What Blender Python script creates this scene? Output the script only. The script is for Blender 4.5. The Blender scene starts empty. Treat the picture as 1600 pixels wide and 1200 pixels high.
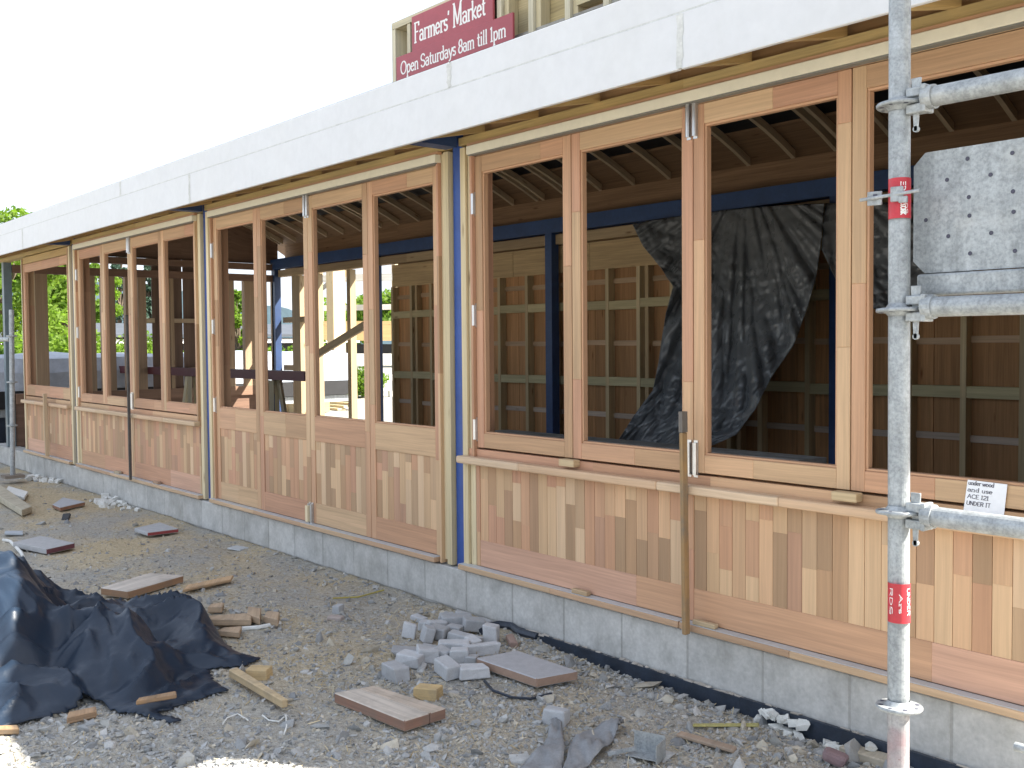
import bpy, math, random
import numpy as np
from mathutils import Vector, Matrix, noise
random.seed(11); rng = np.random.default_rng(7)
S = bpy.context.scene
COL = S.collection
V = Vector
# ------------------------------------------------------------------ camera
F, YAW, PITCH, ROLL, DIST, HC = 1604.3, 40.034, 2.229, -0.486, 3.4447, 1.2429
yw, pt, ro = map(math.radians, (YAW, PITCH, ROLL))
FW = V((-math.cos(yw)*math.cos(pt), math.sin(yw)*math.cos(pt), -math.sin(pt)))
rt = V((math.sin(yw), math.cos(yw), 0)); up0 = rt.cross(FW)
RT = rt*math.cos(ro)+up0*math.sin(ro); UP = -rt*math.sin(ro)+up0*math.cos(ro)
CAM = V((0, -DIST, HC))
cd = bpy.data.cameras.new('camera'); cam = bpy.data.objects.new('camera', cd); COL.objects.link(cam)
cd.sensor_width = 36; cd.lens = F/1600*36; cd.clip_start = .05; cd.clip_end = 9000
M = Matrix((RT, UP, -FW)).transposed().to_4x4(); M.translation = CAM
cam.matrix_world = M; S.camera = cam
# survey helpers: where a sight line of the photograph meets a known plane of the place
def ray(px, py): return FW*F+RT*(px-800)-UP*(py-600)
def wy(px, py, y):
    v = ray(px, py); return CAM+v*((y-CAM.y)/v.y)
def wz(px, py, z=-.25):
    v = ray(px, py); return CAM+v*((z-CAM.z)/v.z)
def wd(px, py, dep): return CAM+ray(px, py)*(dep/F)
def wx(px, py, x):
    v = ray(px, py); return CAM+v*((x-CAM.x)/v.x)
# ------------------------------------------------------------------ tagging
def tag(o, label=None, cat=None, group=None, kind=None):
    if label: o['label'] = label
    if cat: o['category'] = cat
    if group: o['group'] = group
    if kind: o['kind'] = kind
    return o
def thing(name, loc, label, cat, group=None):
    o = bpy.data.objects.new(name, None); COL.objects.link(o); o.location = loc; o.empty_display_size = .1
    return tag(o, label, cat, group)
# ------------------------------------------------------------------ mesh builder
def jit(c, a=.06):
    k = 1+random.uniform(-a, a); return (c[0]*k, c[1]*k, c[2]*k)
class MB:
    def __init__(s): s.v = []; s.f = []; s.c = []; s.u = []
    def face(s, pts, col, uv=None):
        b = len(s.v); s.v += [tuple(p) for p in pts]; n = len(pts)
        s.f.append(tuple(range(b, b+n))); s.c.append(col)
        s.u.append(uv or [(0, 0)]*n)
    def hexa(s, P, col, ax, o3):
        # P: 8 corners, index = ix+2*iy+4*iz ; ax: grain axis 0..2
        Q = ((0, 2, 3, 1), (4, 5, 7, 6), (0, 1, 5, 4), (2, 6, 7, 3), (0, 4, 6, 2), (1, 3, 7, 5))
        nrm = (2, 2, 1, 1, 0, 0)
        b = len(s.v); s.v += [tuple(p) for p in P]
        L = [(P[1]-P[0]).length, (P[2]-P[0]).length, (P[4]-P[0]).length]
        ou, ov = random.uniform(0, 50), random.uniform(0, 50)
        for q, n in zip(Q, nrm):
            s.f.append(tuple(b+i for i in q)); s.c.append(col)
            uv = []
            for i in q:
                t = [(i & 1)*L[0], ((i >> 1) & 1)*L[1], ((i >> 2) & 1)*L[2]]
                if n == ax:
                    o = [k for k in range(3) if k != n]; uv.append((ou+t[o[0]]*.15, ov+t[o[1]]))
                else:
                    o = [k for k in range(3) if k not in (n, ax)][0]; uv.append((ou+t[ax], ov+t[o]+n*3.3))
            s.u.append(uv)
    def box(s, x0, x1, y0, y1, z0, z1, col, ax=0):
        s.hexa([V((x, y, z)) for z in (z0, z1) for y in (y0, y1) for x in (x0, x1)], col, ax, 0)
    def obox(s, c, size, rot, col, ax=0, rough=0.):
        P = []
        for z in (-.5, .5):
            for y in (-.5, .5):
                for x in (-.5, .5):
                    p = V((x*size[0], y*size[1], z*size[2]))
                    if rough: p += V([random.uniform(-1, 1)*rough*k for k in size])
                    P.append(V(c)+rot @ p)
        s.hexa(P, col, ax, 0)
    def bar(s, a, b, w, h, col, upv=(0, 0, 1)):
        a, b = V(a), V(b); d = b-a; L = d.length; d = d/L
        sd = d.cross(V(upv))
        if sd.length < 1e-4: sd = d.cross(V((0, 1, 0)))
        sd.normalize(); u = sd.cross(d)
        s.obox((a+b)/2, (L, w, h), Matrix((d, sd, u)).transposed(), col, 0)
    def fj(s, x0, x1, y0, y1, z0, z1, ax, pal, lo=.3, hi=1.0):
        """a finger-jointed length: several pieces of different tone end to end"""
        a, b = ((x0, x1), (y0, y1), (z0, z1))[ax]; p = a; last = None
        while p < b-1e-6:
            q = p+random.uniform(lo, hi)
            if b-q < lo*.5: q = b
            c = random.choice(pal)
            while c is last and len(pal) > 1: c = random.choice(pal)
            last = c; r = [x0, x1, y0, y1, z0, z1]; r[2*ax] = p; r[2*ax+1] = q
            s.box(*r, jit(c, .07), ax); p = q
    def tube(s, pts, r, col, n=14, cap=True, r1=None):
        pts = [V(p) for p in pts]; rings = []; N = len(pts)
        d0 = (pts[1]-pts[0]).normalized(); sx = d0.orthogonal().normalized()
        dist = 0
        for i, p in enumerate(pts):
            d = (pts[min(i+1, N-1)]-pts[max(i-1, 0)]).normalized()
            sx = (sx-d*sx.dot(d)).normalized(); sy = d.cross(sx)
            rr = r if r1 is None else r+(r1-r)*i/(N-1)
            if i: dist += (p-pts[i-1]).length
            rings.append(([p+sx*math.cos(2*math.pi*k/n)*rr+sy*math.sin(2*math.pi*k/n)*rr for k in range(n)], dist))
        for (A, da), (B, db) in zip(rings, rings[1:]):
            for k in range(n):
                j = (k+1) % n
                s.face([A[k], A[j], B[j], B[k]], col, [(da, k*.02), (da, k*.02+.02), (db, k*.02+.02), (db, k*.02)])
        if cap:
            s.face(rings[0][0][::-1], col); s.face(rings[-1][0], col)
    def lathe(s, c, prof, col, n=28, rot=None):
        rings = []
        for r, z in prof:
            R_ = []
            for k in range(n):
                p = V((r*math.cos(2*math.pi*k/n), r*math.sin(2*math.pi*k/n), z))
                R_.append(V(c)+(rot @ p if rot else p))
            rings.append(R_)
        for A, B in zip(rings, rings[1:]):
            for k in range(n): s.face([A[k], A[(k+1) % n], B[(k+1) % n], B[k]], col, [(0, 0)]*4)
    def build(s, name, mat, parent=None, smooth=False, merge=0):
        me = bpy.data.meshes.new(name); me.from_pydata(s.v, [], s.f); me.update()
        a = me.color_attributes.new('col', 'FLOAT_COLOR', 'CORNER'); uvl = me.uv_layers.new(name='UVMap')
        cs = []; us = []
        for f, c, u in zip(s.f, s.c, s.u):
            cs += [c[0], c[1], c[2], 1]*len(f)
            for t in u: us += t
        a.data.foreach_set('color', cs); uvl.data.foreach_set('uv', us)
        me.materials.append(mat)
        if merge:
            import bmesh
            bm = bmesh.new(); bm.from_mesh(me); bmesh.ops.remove_doubles(bm, verts=bm.verts, dist=merge); bm.to_mesh(me); bm.free()
        if smooth:
            me.polygons.foreach_set('use_smooth', [True]*len(me.polygons))
            try: me.set_sharp_from_angle(angle=math.radians(40))
            except Exception: pass
        return link(name, me, parent)
def link(name, me, parent=None):
    o = bpy.data.objects.new(name, me); COL.objects.link(o)
    if parent:
        o.parent = parent
        if parent.type == 'EMPTY': o.matrix_parent_inverse = Matrix.Translation(-parent.location)
    return o
def bevel(o, w, seg=1):
    m = o.modifiers.new('bevel', 'BEVEL'); m.width = w; m.segments = seg; m.limit_method = 'ANGLE'; return o
# ------------------------------------------------------------------ materials
def newmat(name):
    m = bpy.data.materials.new(name); m.use_nodes = True; nt = m.node_tree
    b = nt.nodes['Principled BSDF']; return m, nt, b
def nd(nt, t, **k):
    n = nt.nodes.new(t)
    for a, v in k.items():
        if a in n.inputs: n.inputs[a].default_value = v
        else: setattr(n, a, v)
    return n
def ramp(nt, src, stops):
    r = nt.nodes.new('ShaderNodeValToRGB'); e = r.color_ramp.elements
    while len(e) < len(stops): e.new(.5)
    for x, (p, c) in zip(e, stops): x.position = p; x.color = (c[0], c[1], c[2], 1) if not isinstance(c, (int, float)) else (c, c, c, 1)
    nt.links.new(src, r.inputs[0]); return r.outputs[0]
def mul(nt, a, b, fac=1., mode='MULTIPLY'):
    m = nt.nodes.new('ShaderNodeMix'); m.data_type = 'RGBA'; m.blend_type = mode; m.inputs[0].default_value = fac
    for s, i in ((a, 6), (b, 7)):
        if isinstance(s, tuple): m.inputs[i].default_value = (*s, 1)
        else: nt.links.new(s, m.inputs[i])
    return m.outputs[2]
def mixf(nt, f, a, b):
    m = nt.nodes.new('ShaderNodeMix'); m.data_type = 'RGBA'; nt.links.new(f, m.inputs[0])
    for s, i in ((a, 6), (b, 7)):
        if isinstance(s, tuple): m.inputs[i].default_value = (*s, 1)
        else: nt.links.new(s, m.inputs[i])
    return m.outputs[2]
def bump(nt, b, h, dist, st=.6):
    n = nd(nt, 'ShaderNodeBump'); n.inputs['Strength'].default_value = st; n.inputs['Distance'].default_value = dist
    nt.links.new(h, n.inputs['Height']); nt.links.new(n.outputs[0], b.inputs['Normal'])
def noise_tex(nt, vec, scale, detail=4, rough=.55, mapscale=None):
    if mapscale:
        mp = nd(nt, 'ShaderNodeMapping'); mp.inputs['Scale'].default_value = mapscale; nt.links.new(vec, mp.inputs[0]); vec = mp.outputs[0]
    n = nd(nt, 'ShaderNodeTexNoise'); n.inputs['Scale'].default_value = scale; n.inputs['Detail'].default_value = detail; n.inputs['Roughness'].default_value = rough
    nt.links.new(vec, n.inputs['Vector']); return n.outputs[0]
def wood_mat(name, rough=.6, grain=.35, dirt=0., knots=0., spec=.3):
    m, nt, b = newmat(name)
    at = nd(nt, 'ShaderNodeAttribute', attribute_name='col'); uv = nd(nt, 'ShaderNodeUVMap', uv_map='UVMap').outputs[0]
    ob = nd(nt, 'ShaderNodeTexCoord').outputs['Object']
    warp = noise_tex(nt, uv, 1.6, 2, .5, (1, 5, 1))
    wv = nd(nt, 'ShaderNodeVectorMath', operation='ADD'); nt.links.new(uv, wv.inputs[0])
    sc = nd(nt, 'ShaderNodeVectorMath', operation='SCALE'); sc.inputs['Scale'].default_value = .03
    nt.links.new(warp, sc.inputs[0]); nt.links.new(sc.outputs[0], wv.inputs[1])
    g1 = noise_tex(nt, wv.outputs[0], 1., 5, .62, (2.2, 95, 1)); g2 = noise_tex(nt, wv.outputs[0], 1., 3, .5, (.9, 22, 1))
    c = mul(nt, at.outputs[0], ramp(nt, g1, [(.25, 1-grain), (.7, 1.08)]))
    c = mul(nt, c, ramp(nt, g2, [(.3, 1-grain*.7), (.65, 1.05)]))
    if knots:
        vo = nd(nt, 'ShaderNodeTexVoronoi'); vo.inputs['Scale'].default_value = 1.
        mp = nd(nt, 'ShaderNodeMapping'); mp.inputs['Scale'].default_value = (2.2, 9, 1); nt.links.new(uv, mp.inputs[0]); nt.links.new(mp.outputs[0], vo.inputs['Vector'])
        c = mul(nt, c, ramp(nt, vo.outputs['Distance'], [(.03, (.32, .2, .12)), (.13, (1, 1, 1))]), knots)
    if dirt:
        d = noise_tex(nt, ob, 9, 6, .65); c = mixf(nt, ramp(nt, d, [(.45, 0.), (.72, dirt)]), c, (.17, .15, .125))
    nt.links.new(c, b.inputs['Base Color']); b.inputs['Roughness'].default_value = rough; b.inputs['Specular IOR Level'].default_value = spec
    bump(nt, b, g1, .0012, .5); return m
def flat_mat(name, col, rough=.6, var=.12, scale=6., metal=0., bumpd=0., use_attr=False, dark=None):
    m, nt, b = newmat(name); ob = nd(nt, 'ShaderNodeTexCoord').outputs['Object']
    n = noise_tex(nt, ob, scale, 6, .62); n2 = noise_tex(nt, ob, scale*7, 3, .6)
    src = nd(nt, 'ShaderNodeAttribute', attribute_name='col').outputs[0] if use_attr else col
    c = mul(nt, ramp(nt, n, [(.3, 1-var), (.7, 1+var*.4)]), src); c = mul(nt, c, ramp(nt, n2, [(.3, 1-var*.7), (.7, 1.03)]))
    if dark: c = mixf(nt, ramp(nt, noise_tex(nt, ob, scale*.6, 7, .7, (1, 1, .55)), [(.48, 0.), (.7, dark[1])]), c, dark[0])
    nt.links.new(c, b.inputs['Base Color']); b.inputs['Roughness'].default_value = rough; b.inputs['Metallic'].default_value = metal
    if bumpd: bump(nt, b, n2, bumpd)
    return m
CEDAR = wood_mat('cedar', .55, .2)
CLAD = wood_mat('cladding_cedar', .6, .12)
PINE = wood_mat('treated_pine', .65, .22, knots=.8)
PLY = wood_mat('plywood', .7, .3, knots=.7)
OLDWOOD = wood_mat('weathered_timber', .85, .4, dirt=.75)
DUSTWOOD = wood_mat('dusty_offcut', .85, .25, dirt=.5)
BLUE = flat_mat('blue_steel_paint', (.028, .08, .31), .45, .18, 5)
SHADEBLUE = flat_mat('shaded_blue_steel', (.02, .05, .14), .5, .2, 5)  # the blue paint darkened for steel in shade under roof and eaves
FASCIA = flat_mat('white_primer', (.615, .625, .64), .55, .04, 2.5, bumpd=.0004, dark=((.6, .6, .58), .25))
FILL = flat_mat('joint_filler', (.6, .61, .59), .8, .2, 12)
CREAM = flat_mat('cream_track', (.78, .74, .6), .4, .05, 4)
GUIDE = flat_mat('track_guide_grey', (.2, .2, .18), .5, .1, 6)
DARKRED = flat_mat('dark_maroon', (.10, .025, .03), .5, .15, 5)
REARBLUE = flat_mat('rear_shaded_blue_steel', (.025, .07, .2), .5, .2, 5)  # same blue, with the shade inside the hall put into the colour
SHEDROOF = flat_mat('shed_roof_grey', (.07, .08, .095), .6, .2, 2)
PRIMED = flat_mat('grey_primed_steel', (.16, .21, .24), .5, .15, 6)
GREYTOP = flat_mat('grey_flashing', (.5, .52, .53), .45, .1, 6)
CONC = flat_mat('concrete_block', None, .92, .2, 9, bumpd=.002, use_attr=True, dark=((.27, .265, .24), .75))
SLAB = flat_mat('floor_concrete', (.25, .25, .24), .85, .2, 3)
BLACKFELT = flat_mat('roofing_underlay', (.014, .014, .016), .6, .3, 6)
MEMB = flat_mat('bitumen_membrane', (.026, .038, .06), .45, .4, 14, bumpd=.001)
STEEL = flat_mat('hinge_steel', (.62, .62, .62), .3, .1, 20, metal=.9)
RED = flat_mat('maroon_paint', (.37, .07, .085), .45, .1, 5)
WHITE = flat_mat('white_paint', (.82, .81, .78), .6, .04, 8)
PAPER = flat_mat('paper', (.8, .83, .88), .8, .03, 12)
INK = flat_mat('ink', (.07, .07, .1), .7, .1, 12)
REDTAPE = flat_mat('red_sticker', (.52, .03, .045), .4, .15, 30)
TERRA = flat_mat('terracotta', (.42, .17, .085), .8, .15, 5)
STONE = flat_mat('loose_stone', None, .9, .2, 30, use_attr=True, bumpd=.0008)
CHUNK = flat_mat('broken_block', None, .92, .14, 25, use_attr=True, bumpd=.0015)
FELTGREY = flat_mat('grey_felt', (.27, .28, .29), .85, .2, 20, bumpd=.001)
FOAM = flat_mat('white_crumbs', (.72, .72, .68), .9, .15, 40)
def galv(name='galvanised_steel', pink=False):
    m, nt, b = newmat(name); ob = nd(nt, 'ShaderNodeTexCoord').outputs['Object']
    n = noise_tex(nt, ob, 26, 8, .68); n2 = noise_tex(nt, ob, 120, 3, .6); n3 = noise_tex(nt, ob, 7, 4, .6)
    c = ramp(nt, n, [(.3, (.29, .31, .32)), (.47, (.355, .38, .39)), (.64, (.43, .455, .465))])
    c = mul(nt, c, ramp(nt, n2, [(.3, .74), (.6, 1.06)])); c = mul(nt, c, ramp(nt, noise_tex(nt, ob, 30, 5, .65, (1, 1, .12)), [(.3, .8), (.6, 1.04)]))
    c = mixf(nt, ramp(nt, noise_tex(nt, ob, 60, 5, .7), [(.66, 0.), (.72, .55)]), c, (.09, .085, .09))
    c = mixf(nt, ramp(nt, n3, [(.55, 0.), (.8, .4)]), c, (.5, .49, .45))
    if pink:
        sx = nd(nt, 'ShaderNodeSeparateXYZ'); nt.links.new(ob, sx.inputs[0])
        mr = nd(nt, 'ShaderNodeMapRange'); mr.inputs[1].default_value = .36; mr.inputs[2].default_value = .30; nt.links.new(sx.outputs[2], mr.inputs[0])
        k = nd(nt, 'ShaderNodeMath', operation='MULTIPLY'); nt.links.new(mr.outputs[0], k.inputs[0])
        nt.links.new(ramp(nt, noise_tex(nt, ob, 15, 5, .6), [(.35, .1), (.65, .5)]), k.inputs[1])
        c = mixf(nt, k.outputs[0], c, (.36, .17, .18))
    nt.links.new(c, b.inputs['Base Color']); b.inputs['Metallic'].default_value = .35
    nt.links.new(ramp(nt, n, [(.3, .62), (.7, .42)]), b.inputs['Roughness']); bump(nt, b, n2, .0006, .5); return m
GALV = galv(); GALVP = galv('galvanised_pole', True)
def poly_mat(name, col, rough, scale=9., vor=1.):
    m, nt, b = newmat(name); ob = nd(nt, 'ShaderNodeTexCoord').outputs['Object']
    n = noise_tex(nt, ob, scale, 8, .6); n2 = noise_tex(nt, ob, scale*.3, 5, .6)
    dust = ramp(nt, n2, [(.5, 0.), (.8, .22)])
    c = mixf(nt, dust, col, tuple(.06+k*.6 for k in col))
    nt.links.new(c, b.inputs['Base Color']); nt.links.new(ramp(nt, n, [(.3, rough*.8), (.7, rough*1.35)]), b.inputs['Roughness'])
    b.inputs['Specular IOR Level'].default_value = .6 if col[0] > .1 else .33
    v = nd(nt, 'ShaderNodeTexVoronoi'); v.feature = 'DISTANCE_TO_EDGE'; v.inputs['Scale'].default_value = scale*.9
    wn = nd(nt, 'ShaderNodeVectorMath', operation='ADD'); sc = nd(nt, 'ShaderNodeVectorMath', operation='SCALE'); sc.inputs['Scale'].default_value = .25
    nz = nd(nt, 'ShaderNodeTexNoise'); nz.inputs['Scale'].default_value = 5; nt.links.new(ob, nz.inputs['Vector'])
    nt.links.new(nz.outputs['Color'], sc.inputs[0]); nt.links.new(ob, wn.inputs[0]); nt.links.new(sc.outputs[0], wn.inputs[1]); nt.links.new(wn.outputs[0], v.inputs['Vector'])
    ad = nd(nt, 'ShaderNodeMath', operation='ADD'); vm = nd(nt, 'ShaderNodeMath', operation='MULTIPLY'); vm.inputs[1].default_value = vor; nt.links.new(v.outputs['Distance'], vm.inputs[0]); nt.links.new(vm.outputs[0], ad.inputs[0]); nt.links.new(n, ad.inputs[1])
    bump(nt, b, ad.outputs[0], .012, .55); return m
POLY = poly_mat('black_polythene', (.013, .024, .043), .38, 5., .9)
POLYIN = poly_mat('hung_polythene', (.15, .16, .17), .27, 5., .15)
COVER = flat_mat('white_cover', (.42, .46, .52), .6, .25, 1.5, bumpd=.01)
# ground: slate grit, tan sawdust patches; pale dusty yard behind the building
def ground_mat():
    m, nt, b = newmat('ground'); ob = nd(nt, 'ShaderNodeTexCoord').outputs['Object']
    a = noise_tex(nt, ob, 1.1, 6, .62); f = noise_tex(nt, ob, 42, 6, .7); g = noise_tex(nt, ob, 170, 3, .6)
    grit = ramp(nt, f, [(.28, (.25, .245, .225)), (.5, (.40, .39, .36)), (.72, (.53, .52, .48))])
    tan = ramp(nt, f, [(.28, (.33, .27, .175)), (.5, (.55, .455, .30)), (.72, (.68, .58, .41))])
    sx0 = nd(nt, 'ShaderNodeSeparateXYZ'); nt.links.new(ob, sx0.inputs[0])
    my = nd(nt, 'ShaderNodeMapRange'); my.inputs[1].default_value = -1.9; my.inputs[2].default_value = -1.0; my.inputs[3].default_value = .25; nt.links.new(sx0.outputs[1], my.inputs[0])
    mx_ = nd(nt, 'ShaderNodeMapRange'); mx_.inputs[1].default_value = -3.2; mx_.inputs[2].default_value = -4.6; mx_.inputs[3].default_value = .5; nt.links.new(sx0.outputs[0], mx_.inputs[0])
    mm = nd(nt, 'ShaderNodeMath', operation='MULTIPLY'); nt.links.new(my.outputs[0], mm.inputs[0]); nt.links.new(mx_.outputs[0], mm.inputs[1])
    m2 = nd(nt, 'ShaderNodeMath', operation='MULTIPLY'); nt.links.new(mm.outputs[0], m2.inputs[0]); nt.links.new(ramp(nt, a, [(.40, .15), (.56, 1.)]), m2.inputs[1])
    c = mixf(nt, m2.outputs[0], grit, tan)
    c = mul(nt, c, ramp(nt, g, [(.3, .7), (.65, 1.1)]))
    sx = nd(nt, 'ShaderNodeSeparateXYZ'); nt.links.new(ob, sx.inputs[0])
    mr = nd(nt, 'ShaderNodeMapRange'); mr.inputs[1].default_value = 3.9; mr.inputs[2].default_value = 4.6; nt.links.new(sx.outputs[1], mr.inputs[0])
    c = mixf(nt, mr.outputs[0], c, mul(nt, ramp(nt, f, [(.3, .8), (.7, 1.05)]), (.33, .315, .28)))
    nt.links.new(c, b.inputs['Base Color']); b.inputs['Roughness'].default_value = .95; b.inputs['Specular IOR Level'].default_value = .2
    ad = nd(nt, 'ShaderNodeMath', operation='ADD'); nt.links.new(f, ad.inputs[0]); nt.links.new(g, ad.inputs[1])
    bump(nt, b, ad.outputs[0], .012, .8); return m
def leaf_mat(name, c1, c2, tr=.5):
    m, nt, b = newmat(name); at = nd(nt, 'ShaderNodeAttribute', attribute_name='col')
    c = mixf(nt, at.outputs['Fac'], c1, c2)
    nt.links.new(c, b.inputs['Base Color']); b.inputs['Roughness'].default_value = .55; b.inputs['Specular IOR Level'].default_value = .25
    t = nd(nt, 'ShaderNodeBsdfTranslucent'); nt.links.new(mul(nt, c, (1.5, 1.7, .8)), t.inputs[0])
    mx = nd(nt, 'ShaderNodeMixShader'); mx.inputs[0].default_value = tr
    nt.links.new(b.outputs[0], mx.inputs[1]); nt.links.new(t.outputs[0], mx.inputs[2])
    nt.links.new(mx.outputs[0], nt.nodes['Material Output'].inputs[0]); return m
LEAF = leaf_mat('bright_leaves', (.07, .13, .02), (.16, .24, .035))
LEAFD = leaf_mat('dark_conifer', (.03, .06, .045), (.06, .1, .075), .2)
BARK = flat_mat('bark', (.12, .09, .06), .9, .3, 12)
HILL = flat_mat('hazed_hill_forest', (.03, .058, .075), .95, .35, .01)  # forest colour with the blue of distance haze mixed in
# palettes (linear)
PC = [(.55, .325, .195), (.59, .375, .22), (.50, .285, .17), (.54, .36, .21), (.45, .28, .16), (.62, .42, .25), (.53, .295, .185)]
PCD = PC+[(.42, .26, .155), (.395, .255, .15), (.60, .42, .265), (.45, .265, .17), (.47, .315, .19)]
PP = [(.70, .59, .38), (.74, .62, .41), (.64, .53, .33)]
PW = [(.46, .31, .13), (.50, .35, .15), (.42, .27, .11)]
# ------------------------------------------------------------------ ground
def fb(x, y, s, o=0): return noise.fractal(V((x*s, y*s, o)), 1, 2, 4)
def gz(x, y):
    b = -.232-.034*min(1, max(0, (x+5.2)/2.6))-.035*min(1, max(0, (x+3.9)/.5))*math.exp(-(y/.13)**2)
    if y > -.02 and y < 4: return -.5
    if y >= 4: return -.28+.02*fb(x, y, .4)
    return b+.016*fb(x, y, 1.3)+.010*fb(x, y, 5, 3)-.012*max(0, -y-.2)
xs = [-4000, -1500, -600, -250, -120, -70, -45, -30, -22, -18]+list(np.arange(-16, -9, .07))+list(np.arange(-9, .2, .03))+list(np.arange(.2, 2, .2))+[3, 5, 9, 16, 30, 60, 150, 500, 1500, 4000]
ys = [-4000, -1500, -500, -150, -60, -25, -12, -8, -6, -5]+list(np.arange(-4.2, -3, .1))+list(np.arange(-3, .0, .03))+[.02, .3, 1, 2, 3, 3.8, 4.0, 4.2]+list(np.arange(4.6, 16, .6))+[18, 22, 28, 40, 60, 100, 200, 500, 1500, 4000]
gv = [(x, y, gz(x, y)) for y in ys for x in xs]; nx = len(xs)
gf = [(j*nx+i, j*nx+i+1, (j+1)*nx+i+1, (j+1)*nx+i) for j in range(len(ys)-1) for i in range(nx-1)]
me = bpy.data.meshes.new('ground'); me.from_pydata(gv, [], gf); me.materials.append(ground_mat())
me.polygons.foreach_set('use_smooth', [True]*len(me.polygons)); tag(link('ground', me), kind='structure')
def onground(px, py):
    p = wz(px, py, -.25)
    for _ in range(4): p = wz(px, py, gz(p.x, p.y) if p.y < -.02 else -.24)
    return p
# hills far away
hv = []; hf = []
for i in range(81):
    a = -.62+i*.0125*1.6; x = -1700*math.cos(a-.2); y = 1700*math.sin(a+.75)
    h = 78+26*math.sin(i*.17+1)+30*noise.noise(V((i*.2, 0, 0)))
    hv += [(x, y, -20), (x*1.12, y*1.12, h), (x*1.5, y*1.5, h*1.1)]
for i in range(80):
    for k in range(2): a = i*3+k; hf.append((a, a+3, a+4, a+1))
me = bpy.data.meshes.new('hills'); me.from_pydata(hv, [], hf); me.materials.append(HILL); tag(link('hills', me), kind='structure')
# ------------------------------------------------------------------ the market building
X0, L = -4.568, 3.36
PX = [X0+L*k for k in (1, 0, -1, -2)]+[-14.12]       # steel posts, from the near end
XR, XL = -1.2, -14.15
B = thing('market_building', (-7.6, 1.9, -.25), 'long timber clad market hall under construction with white fascia and open bays', 'building')
# foundation of concrete blocks
mb = MB(); x = XL-.6
while x < XR:
    w = .395; c = jit((.53, .525, .5), .05)
    mb.box(x, min(x+w-.006, XR), -.022+random.uniform(-.002, .002), .16, -.235, -.012, c)
    x += w
mb.box(XL-.6, XR, -.0195, .15, -.62, -.0125, (.40, .395, .37))
bevel(mb.build('foundation_wall', CONC, B), .004)
mb = MB(); mb.box(XL, XR, .165, 4.0, -.4, -.02, (1, 1, 1)); mb.build('floor_slab', SLAB, B)
mb = MB()
a, b2 = wy(762, 983, -.05), None
for xa, xb in ((-4.05, -2.6), (-2.6, -1.2)):
    mb.box(xa+.001, xb, -.052, -.036, -.46, -.222+random.uniform(-.006, .006), (1, 1, 1))
mb.build('damp_proof_membrane', MEMB, B)
mb = MB(); x = -3.95
while x < -1.25:
    q = random.uniform(.006, .016); mb.obox((x, -.04+random.uniform(-.004, .004), -.222+random.uniform(-.004, .004)), (q*random.uniform(1.5, 4), q, q*.7), Matrix.Rotation(random.uniform(-.3, .3), 3, 'X'), jit((.42, .38, .33), .2), 0, .25); x += random.uniform(.02, .06)
tag(mb.build('mortar_droppings', CHUNK, B), kind='stuff')
# steel posts and treated pine studs beside them
for i, xx in enumerate(PX):
    mb = MB(); mb.box(xx-.045, xx+.045, .015, .11, -.005, 2.52, (1, 1, 1)); mb.build('steel_post', PRIMED if i == 4 else BLUE, B)
    if i in (0, 4): sides = ((1,) if i == 4 else (-1,))
    else: sides = (-1, 1)
    for sd in sides:
        if i == 4: continue
        for k, (o, w, yy) in enumerate(((.055, .044, -.012), (.104, .044, .004))):
            if i == 3 and sd == -1 and k: continue
            xa = xx+sd*o; xb = xx+sd*(o+w); mb = MB()
            mb.box(min(xa, xb), max(xa, xb), yy, .13, .0+.02*k, 2.315, jit(random.choice(PP)), 2); mb.build('jamb_stud', PINE, B)
mb = MB(); mb.box(-13.19, -13.145, -.01, .13, .02, 2.30, jit(PP[1]), 2); mb.build('jamb_stud', PINE, B)
# lintels, head
for a, b in zip(PX[1:], PX): 
    mb = MB(); mb.fj(a+.05-.1*(a < -14), b-.05, -.016, .09, 2.327, 2.369, 0, [(.5, .36, .15), (.54, .40, .18)], 1.2, 2.2); mb.build('lintel', PINE, B)
mb = MB(); mb.box(XL, XR, .115, .22, 2.40, 2.54, (1, 1, 1)); mb.build('steel_beam', SHADEBLUE, B)
mb = MB(); mb.fj(XL, XR, .02, .1, 2.37, 2.54, 0, [(.38, .23, .11), (.42, .26, .13)], 1.5, 3); mb.build('wall_plate', PINE, B)
# eaves: outriggers, soffit, fascia
def zr(y): return 2.60-.012*(y < .3)+.70*(1-min(1.3, abs((y-1.92)/2.36))**(1.5 if y < 1.92 else 2.3))
x = XL-.5; k = 0
while x < XR:
    near = min(abs(x-p) for p in PX)
    mb = MB(); P = [V((xx, yy, zz)) for zz in (0, 1) for yy in (-.395, -.018) for xx in (x, x+.045)]
    zt, zb = [(2.44, 2.55), (2.45, 2.60)], 0
    for j, p in enumerate(P):
        front = (j >> 1) & 1 == 0
        p.z = (2.286 if front else 2.368) if j < 4 else (2.53 if front else 2.6)
    mb.hexa(P, jit(random.choice(PW)), 1, 0); mb.build('outrigger', PINE, B); x += .43; k += 1
for p in PX[1:4]:
    mb = MB(); mb.box(p-.05, p+.05, -.385, -.03, 2.32, 2.43, (1, 1, 1)); mb.build('steel_bracket', SHADEBLUE, B)
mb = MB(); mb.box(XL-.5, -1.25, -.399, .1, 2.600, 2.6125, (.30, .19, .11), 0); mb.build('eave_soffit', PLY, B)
mb = MB(); mb.fj(XL-.5, -1.25, -.398, -.36, 2.45, 2.60, 0, PW, 1.2, 2.5); mb.build('fascia_backing', PINE, B)
def fx(px, py): return wy(px, py, -.42).x
lo = [XL-.5, fx(36, 377), fx(297, 300), fx(1063, 70), -1.25]; hi = [XL-.5, fx(188, 300), fx(702, 115), -1.25]
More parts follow.
